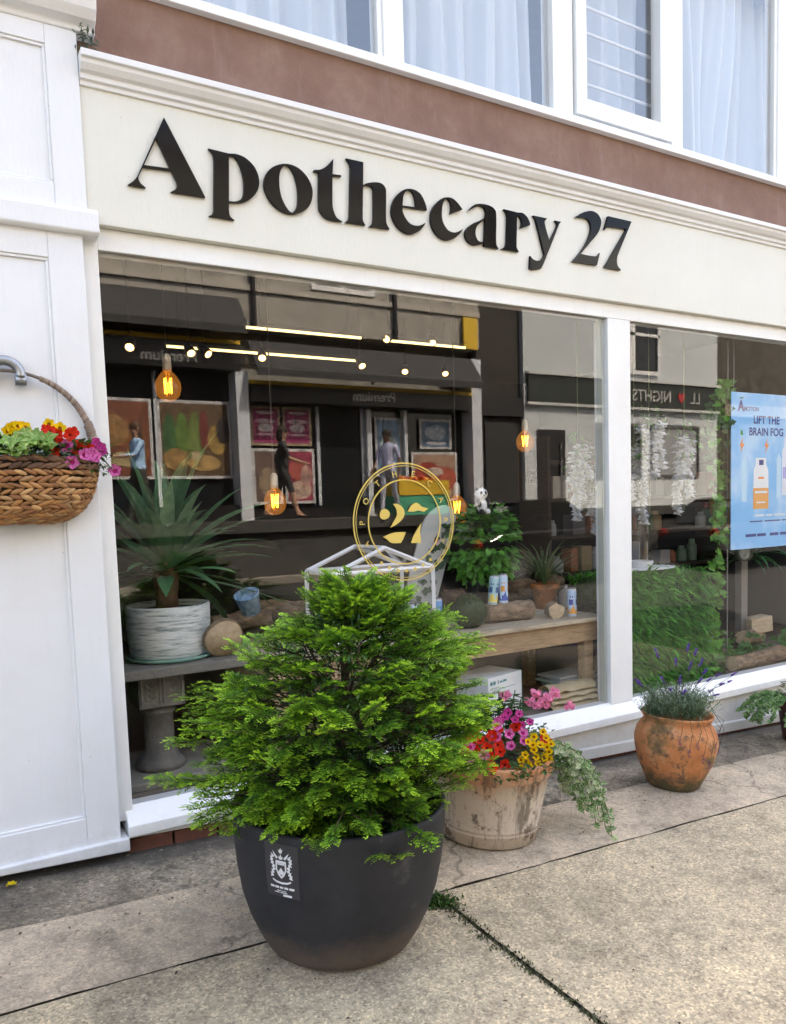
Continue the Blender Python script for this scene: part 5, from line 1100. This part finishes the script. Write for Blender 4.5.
for z, h_, segs, mt in ((PZ0+.25, .014, ((.28, .40), (.42, .50), (.52, .66)), PWH), (PZ0+.205, .010, ((.22, .38), (.40, .60), (.62, .72)), NAVY), (PZ0+.10, .022, ((.17, .30), (.31, .42), (.47, .58), (.60, .74)), NAVY)):
    for x0, x1 in segs: shape([(x0, z-PZ0-h_/2), (x1, z-PZ0-h_/2), (x1, z-PZ0+h_/2), (x0, z-PZ0+h_/2)], mt, 'small_print', -.0015)
mb = MB()
for x in (X0+.03, X0+PW_-.03): mb.tube([(x, PY_+.003, PZ1-.01), (x, PY_+.003, 3.31)], .002, 5)
mb.build('hanging_wire', STEEL, t)
# bark trough, wood blocks and ivy at the foot of the second pane
log((5.0, .17, PF+.065), 1.05, .06, .02, 'long bark trough along the foot of the second pane', 0, .25); log((4.56, .33, PF+.07), .34, .065, -.2, 'short brown log left of the bark trough', 0, .3); log((5.02, .38, PF+.18), .36, .06, .3, 'pale log resting on the logs behind the bark trough', .1, .35)
WB = M_wood('pale sawn wood', (.45, .36, .24), (.28, .20, .12), .8, (1, 6, 6))
p = at(757, 626, .42); tag(MB().box((-.11, -.06, -.05), (.11, .06, .08), M=Matrix.Translation(p) @ Matrix.Rotation(-.2, 4, 'Z') @ Matrix.Rotation(-.08, 4, 'Y')).build('wood_block', WB, bevel=.006), 'pale sawn wood block standing behind the bark trough', 'wood block')
rnd.seed(99); mb = MB()
for i in range(240): p = at(U(690, 786), U(632, 665) if rnd.random() < .7 else U(650, 672), U(.16, .42)); k = U(.6, 1.3); mb.heart(p, (U(-1, 1), U(-1, .2), U(-.6, .4)), CAMD(p)+Vector((0, 0, .6)), U(.04, .07), U(.04, .06), (.07*k, .20*k, .035*k))
tag(mb.build('ivy_sprigs', LEAF, None, attr=True), 'loose green ivy sprigs lying over the logs in the second pane', 'ivy')
p = at(712, 640, .25); can(Vector((p.x-.02, .26, PF+.13)), 'teal and yellow', 'green can beside the ivy wire at the edge of the artificial hedge', RZ(1.))
# shelves at the back on the right
b = Vector((6.1, 2.2, .19)); t = thing('shelving_unit', 'dark wooden shelves with boxes in the gloom behind the poster', 'shelves', b)
for z in (.5, .86, 1.22, 1.58, 1.94): MB().box((4.3, 2.0, z), (6.95, 2.4, z+.03)).build('shelf', DARKWOOD, t)
for x in (4.3, 5.6, 6.92): MB().box((x, 2.0, .19), (x+.035, 2.42, 2.2)).build('side_panel', DARKWOOD, t)
rnd.seed(100); SB = M_attr('packets on shelf', .5); k_ = 0
for z in (.53, .89, 1.25, 1.61):
    x = 4.42; 
    while x < 6.8:
        w_ = U(.09, .2); h = U(.12, .26); c = rnd.choice([(.35, .36, .36), (.10, .09, .09), (.3, .22, .12), (.12, .2, .12), (.5, .5, .48), (.35, .12, .06)])
        if rnd.random() < .75:
            shp = rnd.choice(('box', 'jar'))
            if shp == 'box': o = MB().box((x, 2.06, z+.001), (x+w_*.8, 2.2, z+h), c).build('packet', SB, attr=True, bevel=.003)
            else: o = MB().lathe([(0, .001), (w_*.4, .001), (w_*.42, .01), (w_*.42, h*.7), (w_*.25, h*.82), (w_*.25, h), (0, h)], (x+w_*.4, 2.13, z), 16, cap=False, col=c).build('jar', SB, attr=True)
            tag(o, 'small packet or jar among the goods on the dark shelves behind the poster', 'shelf goods', 'goods on the dark shelves')
        x += w_+.03
# ---------------------------------------------------------------- the far side of the street, seen mirrored in the panes
FY = -11.5
PEB = M_plain('grey pebbledash', (.40, .385, .35), .95, .4, 3, 1, 35); WREND = M_plain('pale blue grey render', (.50, .55, .58), .85, .12, 2, .2, 40); DBRICK = M_plain('sooty dark brick', (.055, .05, .045), .95, .55, 4, 1, 25)
CANV = M_plain('black awning canvas', (.035, .036, .04), .8, .3, 8); YELP = M_plain('yellow trim paint', (.70, .45, .03), .4, .1); BSIGN = M_plain('black sign board', (.012, .012, .014), .35, .2); PALEF = M_plain('pale shopfront paint', (.55, .60, .66), .5, .1)
DGL = M_plain('dark window glass', (.015, .018, .022), .08, .2); LETT = M_plain('cream sign lettering', (.70, .70, .66), .5, .05); GUT = M_plain('black rainwater pipe', (.02, .02, .022), .5)
def rtext(tx, sz, x, z, mt, par, y, bold=.004):     # reads left to right for someone facing that shop
    return text_mb(tx, sz, lambda c: (x-c.x, y+.01+c.z, z+c.y), .02, bold=bold).build('lettering', mt, par)
t = thing('food_shop', 'grey pebbledashed shop with black awnings and yellow trim, mirrored in the big pane', 'building', (4, FY, FARZ))
mb = MB(); mb.box((-9, FY-5, 5.3), (10.7, FY, 8.6)); mb.box((-9, FY-5, FARZ-.3), (10.7, FY-.5, 5.3)); mb.build('wall', PEB, t)
MB().box((-9, FY, 6.02), (10.7, FY+.05, 6.14)).box((-9, FY, 8.4), (10.7, FY+.12, 8.6)).build('string_course', M_plain('pale stone band', (.42, .40, .36), .85), t)
for x0 in (6.35, -1.5):
    f = MB().box((x0, FY+.001, 6.2), (x0+1.5, FY+.05, 6.3)).box((x0, FY+.001, 7.7), (x0+1.5, FY+.05, 7.8)).box((x0, FY+.001, 6.3), (x0+.09, FY+.05, 7.7)).box((x0+1.41, FY+.001, 6.3), (x0+1.5, FY+.05, 7.7)).box((x0+.7, FY+.001, 6.3), (x0+.78, FY+.05, 7.7)).build('window', WHITE, t); MB().box((x0+.09, FY+.001, 6.3), (x0+1.41, FY+.015, 7.7)).build('pane', DGL, f)
for x in (5.05, 8.35): MB().tube([(x, FY+.07, 5.3), (x, FY+.07, 8.4)], .05, 8).build('downpipe', GUT, t)
def awning(x0, x1, z1, z0, d):
    mb = MB(); mb.add([(x0, FY, z1), (x1, FY, z1), (x1, FY+d, z0), (x0, FY+d, z0), (x0, FY, z1-.04), (x1, FY, z1-.04), (x1, FY+d, z0-.14), (x0, FY+d, z0-.14)], ((0,1,2,3), (3,2,6,7), (0,3,7,4), (1,5,6,2), (4,7,6,5), (0,4,5,1))); mb.build('awning', CANV, t)
awning(-4, 4.75, 5.85, 5.2, .5); awning(4.9, 10.45, 5.05, 4.42, .5)
for x0, x1, zy, zf, tx in ((-4, 4.72, 4.93, 4.42, 3.3), (4.9, 10.4, 4.18, 3.84, 7.75)):
    f = MB().box((x0, FY-.4, zf), (x1, FY+.06, zy)).build('sign_board', BSIGN, t); rtext('Premium', .30, tx, zf+.10, LETT, f, FY+.06); MB().box((x0, FY-.3, zy), (x1, FY+.08, zy+.075)).build('trim', YELP, f)
MB().box((4.6, FY-.5, FARZ), (4.86, FY+.04, 4.42)).box((-4.2, FY-.5, FARZ), (-3.95, FY+.04, 5.1)).box((10.42, FY-.5, FARZ), (10.7, FY+.04, 5.05)).build('pilaster', PALEF, t)
MB().box((-3.95, FY-.45, 1.6), (4.6, FY-.4, 4.42)).box((4.86, FY-.45, 1.6), (10.42, FY-.4, 3.84)).build('shop_window', DGL, t)
MB().box((-3.95, FY-.42, FARZ), (4.6, FY-.05, 1.75)).box((4.86, FY-.42, FARZ), (7.55, FY-.05, 1.65)).box((8.8, FY-.42, FARZ), (10.42, FY-.05, 1.65)).build('stall_riser', BSIGN, t)
for x in (1.9, 3.05, 6.5, 7.6, 8.75): MB().box((x, FY-.39, 1.7), (x+.07, FY-.33, 4.40 if x < 4.6 else 3.83)).build('mullion', PALEF, t)
PHOTO, _nt, _N, _L, _P = newmat('printed photographs'); _a = _N.new('ShaderNodeAttribute'); _a.attribute_name = 'col'; _co = texco(_N, _L)
_L.new(mixc(_N, _L, 1., mixc(_N, _L, 1., _a.outputs['Color'], ramp(_N, _L, noise_n(_N, _L, _co, 6, 6, .7), [(.3, (.35, .33, .3)), (.5, (.9, .9, .9)), (.7, (1.5, 1.45, 1.35))]), 'MULTIPLY'), (.72, .72, .75), 'MULTIPLY'), _P.inputs['Base Color']); _P.inputs['Roughness'].default_value = .5
# window posters: food photographs as flat printed shapes
def fposter(x0, x1, z0, z1, bgc, shapes, border=(.72, .74, .75)):
    m_ = MB(); m_.box((x0, FY-.34, z0), (x1, FY-.325, z1), border); m_.box((x0+.06, FY-.325, z0+.06), (x1-.06, FY-.322, z1-.06), bgc)
    for k, (u, v, rx, rz, c) in enumerate(shapes):
        cx, cz = x0+(x1-x0)*u, z0+(z1-z0)*v; m_.add([(cx+rx*math.cos(q), FY-.320+.0015*k, cz+rz*math.sin(q)) for q in [2*math.pi*i/20 for i in range(20)]], [tuple(range(20))], c)
    m_.build('poster', PHOTO, t, attr=True)
fposter(3.1, 4.58, 2.3, 3.85, (.16, .10, .05), [(.15, .5, .14, .5, (.05, .16, .05)), (.32, .55, .13, .45, (.16, .30, .06)), (.5, .5, .16, .55, (.20, .28, .07)), (.62, .62, .1, .4, (.25, .05, .04)), (.8, .5, .2, .3, (.50, .33, .10)), (.22, .25, .25, .22, (.45, .28, .10)), (.6, .2, .34, .16, (.55, .36, .14)), (.88, .62, .14, .26, (.04, .03, .03)), (.5, .3, .1, .09, (.6, .5, .3))])
fposter(2.0, 3.0, 2.3, 3.85, (.25, .08, .04), [(.3, .6, .25, .3, (.40, .22, .08)), (.7, .4, .2, .4, (.30, .12, .04)), (.5, .25, .35, .15, (.5, .4, .2))])
for x0 in (5.0, 5.72): fposter(x0, x0+.66, 2.98, 3.80, (.50, .05, .20), [(.5, .62, .24, .05, (.75, .6, .65)), (.5, .45, .18, .09, (.75, .7, .7)), (.5, .28, .22, .025, (.8, .65, .7)), (.5, .84, .2, .04, (.78, .68, .7))], (.55, .45, .3))
fposter(5.72, 6.42, 1.75, 2.92, (.40, .05, .10), [(.5, .25, .26, .2, (.70, .5, .4)), (.4, .6, .2, .2, (.55, .12, .10)), (.7, .5, .13, .25, (.6, .35, .3))]); fposter(5.0, 5.66, 1.75, 2.92, (.18, .12, .10), [(.5, .4, .2, .3, (.4, .3, .2))])
fposter(7.95, 8.65, 2.3, 3.65, (.20, .38, .58), [(.5, .5, .25, .3, (.5, .65, .75)), (.4, .3, .15, .2, (.7, .75, .8))]); fposter(9.15, 10.05, 2.95, 3.65, (.10, .22, .36), [(.5, .55, .3, .18, (.5, .62, .72)), (.5, .2, .3, .04, (.7, .72, .75))]); fposter(8.9, 10.2, 1.72, 2.88, (.50, .32, .22), [(.35, .5, .4, .35, (.48, .06, .04)), (.7, .45, .35, .3, (.60, .12, .07)), (.5, .6, .25, .1, (.75, .6, .5)), (.25, .3, .2, .12, (.65, .5, .35))])
MB().box((7.68, FY-.38, FARZ), (7.80, FY-.2, 3.8)).box((8.66, FY-.38, FARZ), (8.74, FY-.2, 3.8)).build('door_frame', PALEF, t)
tag(MB().box((10.18, FY+.03, 5.25), (10.58, FY+.11, 5.98)).build('bracket_sign', YELP, None, bevel=.01), 'plain yellow sign on the edge of the pebbledashed shop, mirrored in the pane', 'sign')
t = thing('brick_building', 'narrow dark brick building between the pebbledashed shop and the pale one, mirrored', 'building', (11.3, FY, FARZ))
MB().box((10.71, FY-5, FARZ-.3), (12.05, FY-.15, 9.2)).build('wall', DBRICK, t); MB().box((10.9, FY-.15, 1.5), (11.85, FY-.10, 3.6)).build('door', M_plain('black door', (.02, .02, .022), .4), t); MB().box((10.72, FY-.15, 3.75), (12.04, FY-.02, 4.2)).build('sign_board', BSIGN, t)
t = thing('pale_building', 'pale rendered building with a long black sign reading NIGHTS, mirrored in both panes', 'building', (15.7, FY, FARZ))
MB().box((12.06, FY-5, FARZ-.3), (19.45, FY-.02, 8.3)).build('wall', WREND, t)
for x0 in (14.75, 15.85):
    f = MB()
    for a, b_, c, d in ((x0, x0+1.08, 5.02, 5.12), (x0, x0+1.08, 6.05, 6.13), (x0, x0+1.08, 7.3, 7.4), (x0, x0+.09, 5.12, 7.3), (x0+.99, x0+1.08, 5.12, 7.3)): f.box((a, FY-.02, c), (b_, FY+.05, d))
    f = f.build('window', WHITE, t); MB().box((x0+.09, FY-.019, 5.12), (x0+.99, FY+.0, 7.3)).build('pane', DGL, f)
f = MB().box((12.15, FY-.02, 4.12), (19.4, FY+.07, 4.80)).build('sign_board', M_plain('dark green black board', (.018, .026, .022), .3, .2), t)
MB().box((12.1, FY-.02, 4.80), (19.43, FY+.14, 4.87)).box((12.1, FY-.02, 4.05), (19.43, FY+.10, 4.12)).build('moulding', M_plain('silver grey moulding', (.5, .52, .52), .5), f)
rtext('NIGHTS', .44, 16.55, 4.30, M_plain('silver letters', (.42, .43, .42), .5), f, FY+.07, .003); rtext('LL', .44, 18.35, 4.30, M_plain('silver letters', (.42, .43, .42), .5), f, FY+.07, .003)
MB().slab([(17.75+x, FY+.07, 4.44+z) for x, z in ((0, -.16), (.14, .02), (.10, .14), (0, .08), (-.10, .14), (-.14, .02))], .02, Vector((0, 1, 0))).build('red_mark', M_plain('red sign mark', (.45, .03, .04), .5), f)
f = MB().box((12.45, FY-.02, FARZ), (13.4, FY-.005, 3.45)).build('door', M_plain('black painted door', (.012, .012, .014), .35), t); MB().box((13.2, FY-.005, 2.3), (13.24, FY+.05, 2.75)).box((13.2, FY-.005, 2.95), (13.24, FY+.05, 3.1)).build('handle', STEEL, f)
for x0, x1 in ((14.5, 16.2), (16.6, 18.6)):
    f = MB().box((x0, FY-.02, 2.2), (x1, FY+.03, 2.28)).box((x0, FY-.02, 3.6), (x1, FY+.03, 3.68)).box((x0, FY-.02, 2.28), (x0+.07, FY+.03, 3.6)).box((x1-.07, FY-.02, 2.28), (x1, FY+.03, 3.6)).build('window', M_plain('dark frame', (.1, .1, .1), .5), t); MB().box((x0+.07, FY-.02, 2.28), (x1-.07, FY-.01, 3.6)).build('pane', DGL if x0 < 16 else M_plain('net curtain glass', (.28, .30, .32), .2), f)
t = thing('brick_house', 'rough dark brick house at the far right, mirrored above the blue poster', 'building', (24, FY, FARZ)); MB().box((19.5, FY-5, FARZ-.3), (33, FY-.1, 8.8)).build('wall', M_plain('rough brown brick', (.095, .088, .075), .95, .6, 5, 1, 15), t); MB().box((19.6, FY-.1, 4.0), (33, FY+.15, 4.35)).build('ledge', M_plain('stone ledge', (.26, .23, .17), .9), t); MB().box((20.5, FY-.1, 1.5), (24, FY-.06, 3.8)).build('window', DGL, t)

# ---------------------------------------------------------------- people on the far pavement
def person(base, face, label, top_c, leg_c, hair_c, skin_c, pose, shorts=False, long_hair=False):
    # pose: hip swing per leg, arm angles; face = direction of walking
    t = thing('person', label, 'person', base, None); f = Vector((math.cos(face), math.sin(face), 0)); s = Vector((-f.y, f.x, 0)); up = Vector((0, 0, 1)); b = Vector(base)
    V, E, R_ = [], [], []
    def n(p, r, par=None):
        V.append(p); R_.append(r); 
        if par is not None: E.append((par, len(V)-1))
        return len(V)-1
    H = 1.70; pel = n(b+up*.94, .135); w_ = n(b+up*1.08, .115, pel); ch = n(b+up*1.30+f*.01, .145, w_); nb = n(b+up*1.43, .075, ch); nk = n(b+up*1.49+f*.012, .05, nb); h1 = n(b+up*1.565+f*.03, .078, nk); h2 = n(b+up*1.635+f*.02, .082, h1)
    for sg, sw, kn in ((1, pose[0], pose[1]), (-1, pose[2], pose[3])):
        hip = n(b+up*.90+s*.09*sg, .095, pel); d1 = (f*math.sin(sw)-up*math.cos(sw)); k = V[hip]+d1*.42; d2 = (f*math.sin(sw-kn)-up*math.cos(sw-kn)); a = k+d2*.41
        m1 = n(V[hip]+d1*.2, .082, hip); kn_ = n(k, .058, m1); cf = n(k+d2*.13-f*.015, .058, kn_); an = n(a, .036, cf); hl = n(a-up*.045-f*.03, .034, an); to = n(a-up*.055+f*.15, .026, an)
        sh = n(b+up*1.40+s*.185*sg, .058, ch); aa, el = (pose[4], pose[5]) if sg > 0 else (pose[6], pose[7]); d1 = (f*math.sin(aa)-up*math.cos(aa)+s*sg*.10).normalized(); e = V[sh]+d1*.29; d2 = (f*math.sin(aa+el)-up*math.cos(aa+el)).normalized(); wr = e+d2*.25
        em_ = n(e, .040, sh); fo = n(e+d2*.08, .041, em_); wn_ = n(wr, .026, fo); pm = n(wr+d2*.06, .030, wn_)
        for q, ln in ((-.024, .072), (-.008, .082), (.008, .078), (.024, .062)):
            a1 = n(V[pm]+d2*.035+f*q, .009, pm); a2 = n(V[a1]+d2*ln*.5-s*sg*.008, .0085, a1); n(V[a2]+d2*ln*.4-s*sg*.02, .0075, a2)
        t1 = n(V[wn_]+d2*.03+f*.032, .011, wn_); n(V[t1]+d2*.045+f*.010-s*sg*.015, .009, t1)
    me = bpy.data.meshes.new('skel'); me.from_pydata([tuple(v-b) for v in V], E, []); o = bpy.data.objects.new('skel', me); COL.objects.link(o)
    m = o.modifiers.new('skin', 'SKIN'); m.use_smooth_shade = True
    for i, r in enumerate(R_): me.skin_vertices[0].data[i].radius = (r, r*(.72 if i in (w_, ch, pel) else 1)); me.skin_vertices[0].data[i].use_root = (i == 0)
    m2 = o.modifiers.new('sub', 'SUBSURF'); m2.levels = 2; m2.render_levels = 2
    ev = o.evaluated_get(bpy.context.evaluated_depsgraph_get()); m3 = bpy.data.meshes.new_from_object(ev); bpy.data.objects.remove(o); bpy.data.meshes.remove(me)
    mb = MB(); mb.v = [tuple(v.co+b) for v in m3.vertices]
    for p in m3.polygons:
        c = p.center; lat = abs(Vector(c).dot(s)); z = c.z; col = skin_c
        if z < .085: col = (.03, .028, .03)
        elif z < .96 and lat < .185 and (not shorts or z > .52): col = leg_c
        elif .93 < z < 1.465: col = top_c if (z > 1.10 or lat < .185) and not (lat > .20 and z < 1.16) else skin_c
        mb.f.append(tuple(p.vertices)); mb.c.append(col)
    hc = b+up*1.625+f*.028
    mb.ball(hc+f*.088-up*.02, (.016, .014, .022), 8, 6, None, col=skin_c)
    for sg in (1, -1): mb.ball(hc+f*.074+s*.030*sg+up*.006, .011, 8, 6, None, col=(.02, .015, .012)); mb.ball(hc+s*.084*sg-up*.01-f*.01, (.014, .014, .028), 8, 6, None, col=skin_c)
    mb.ball(hc+f*.076-up*.055, (.012, .024, .006), 8, 6, None, col=(.35, .10, .08))
    mb.build('body', SKINM, t, True, attr=True)
    hb_ = MB(); hb_.ball(hc+up*.028-f*.022, (.100, .098, .095), 18, 12, None, .06)
    if long_hair: hb_.ball(hc-up*.07-f*.07, (.06, .085, .13), 14, 10, None, .08)
    hb_.build('hair', M_plain('hair', hair_c, .7, .3, 40), t, True)
    return t
SKINM = M_attr('skin and cloth', .7)
SK = (.42, .24, .17)
person((2.25, -9.8, FARZ), 2.9, 'person in a light blue shirt and dark trousers mirrored above the yucca', (.30, .50, .75), (.03, .035, .03), (.10, .05, .03), SK, (.25, .1, -.2, .25, -.5, .4, .6, .9), False, True)
person((4.85, -9.8, FARZ), 0.3, 'person in a dark top and shorts walking, mirrored beside the low hanging bulb', (.02, .02, .024), (.03, .03, .035), (.03, .02, .015), SK, (.35, .1, -.3, .3, .35, .9, -.4, .5), True, True)
person((7.15, -9.9, FARZ), 2.6, 'person in a pale lilac shirt mirrored in the doorway above the gold emblem', (.50, .52, .75), (.42, .45, .55), (.02, .015, .012), (.16, .085, .055), (.2, .05, -.2, .2, .2, .6, -.3, .5), False, False)
# produce stand outside the food shop
t = thing('produce_stand', 'yellow and green produce stand outside the food shop, mirrored behind the gold emblem', 'stand', (8.1, -10.4, FARZ))
MB().box((7.5, -10.7, FARZ), (8.75, -10.1, FARZ+.42)).build('base', M_plain('green stand paint', (.05, .35, .22), .5), t); MB().box((7.5, -10.72, FARZ+.421), (8.75, -10.08, FARZ+.72)).build('crate', M_plain('yellow crate', (.65, .42, .03), .5), t)
rnd.seed(110); mb = MB()
for i in range(40): mb.ball((U(7.58, 8.67), U(-10.6, -10.2), FARZ+.75+U(-.02, .04)), .055, 8, 6, None, col=rnd.choice([(.7, .2, .04), (.6, .05, .03), (.75, .45, .05)]))
mb.build('fruit', PAINTED, t, True, attr=True)

# ---------------------------------------------------------------- parked cars at the far kerb
CARP = M_plain('black car paint', (.014, .015, .018), .15, .1, spec=.6); TYRE = M_plain('tyre rubber', (.02, .02, .02), .85); REDL = M_plain('red tail lamp', (.45, .02, .015), .2); CLRL = M_plain('clear headlamp', (.5, .52, .55), .1)
def car(x0, y0, z0, label, L=4.1, paint=CARP):
    t = thing('parked_car', label, 'car', (x0, y0, z0), 'cars parked at the far kerb')
    low = [(0, .35), (.02, .62), (.10, .80), (.35, .90), (1.0, .93), (2.6, .94), (3.45, .86), (3.95, .74), (4.08, .55), (4.1, .33), (3.75, .24), (.3, .24)]
    grn = [(.25, .92), (.55, 1.26), (1.05, 1.43), (1.75, 1.47), (2.25, 1.40), (2.75, 1.12), (3.05, .93)]
    def loft(pr, st):
        mb = MB(); n = len(pr); cx = sum(p[0] for p in pr)/n; cz = sum(p[1] for p in pr)/n
        for y, k in st: mb.v += [(x0-L/2+(cx+(px-cx)*k)*L/4.1, y0+y, z0+max(.2, cz+(pz-cz)*(k if pz > cz else 1))) for px, pz in pr]
        for j in range(len(st)-1):
            for i in range(n): mb.f.append((j*n+i, j*n+(i+1) % n, (j+1)*n+(i+1) % n, (j+1)*n+i)); mb.c.append((1, 1, 1))
        mb.f += [tuple(range(n-1, -1, -1)), tuple(range((len(st)-1)*n, len(st)*n))]; mb.c += [(1, 1, 1)]*2; return mb
    loft(low, [(-.86, .93), (-.82, .975), (-.6, 1), (.6, 1), (.82, .975), (.86, .93)]).build('body', paint, t, bevel=.02)
    loft(grn, [(-.66, .90), (-.60, .95), (.60, .95), (.66, .90)]).build('cabin_glass', DGL, t)
    loft([(1.0, 1.42), (1.1, 1.45), (1.75, 1.49), (2.2, 1.43), (2.25, 1.40), (1.7, 1.44)], [(-.60, .98), (-.4, 1), (.4, 1), (.60, .98)]).build('roof', paint, t)
    for px_ in (.78, 3.28):
        for s_ in (-1, 1):
            wb = Vector((x0-L/2+px_*L/4.1, y0+s_*.80, z0+.31)); q = Matrix.Rotation(math.pi/2, 3, 'X')
            w_ = MB().lathe([(.19, -.09), (.29, -.09), (.31, -.06), (.31, .06), (.29, .09), (.19, .09), (.19, -.09)], wb, 32, q, cap=False).build('wheel', TYRE, t, True); MB().lathe([(0, -.075), (.19, -.085), (.192, .085), (0, .075)], wb, 24, q, cap=False).build('rim', STEEL, w_)
    for s_ in (-1, 1):
        MB().ball((x0-L/2+.06, y0+s_*.66, z0+.72), (.05, .13, .10), 12, 8).build('tail_light', REDL, t, True); MB().ball((x0+L/2-.12, y0+s_*.62, z0+.64), (.08, .15, .07), 12, 8).build('headlight', CLRL, t, True); MB().ball((x0+.55, y0+s_*.92, z0+.98), (.05, .09, .06), 10, 8).build('mirror', paint, t, True)
    return t
p0 = at(455, 520, 7.6); p1 = at(598, 520, 7.6); cz = lambda x: roadz(x, -7.6)
car((p0.x+p1.x)/2+.3, -7.65, cz(8.3)+.0, 'black parked car mirrored low in the big pane left of the mullion'); car(15.3, -7.65, cz(14.), 'dark grey parked car mirrored low in the second pane behind the wisteria', paint=M_plain('dark grey car paint', (.05, .052, .056), .2, .1))
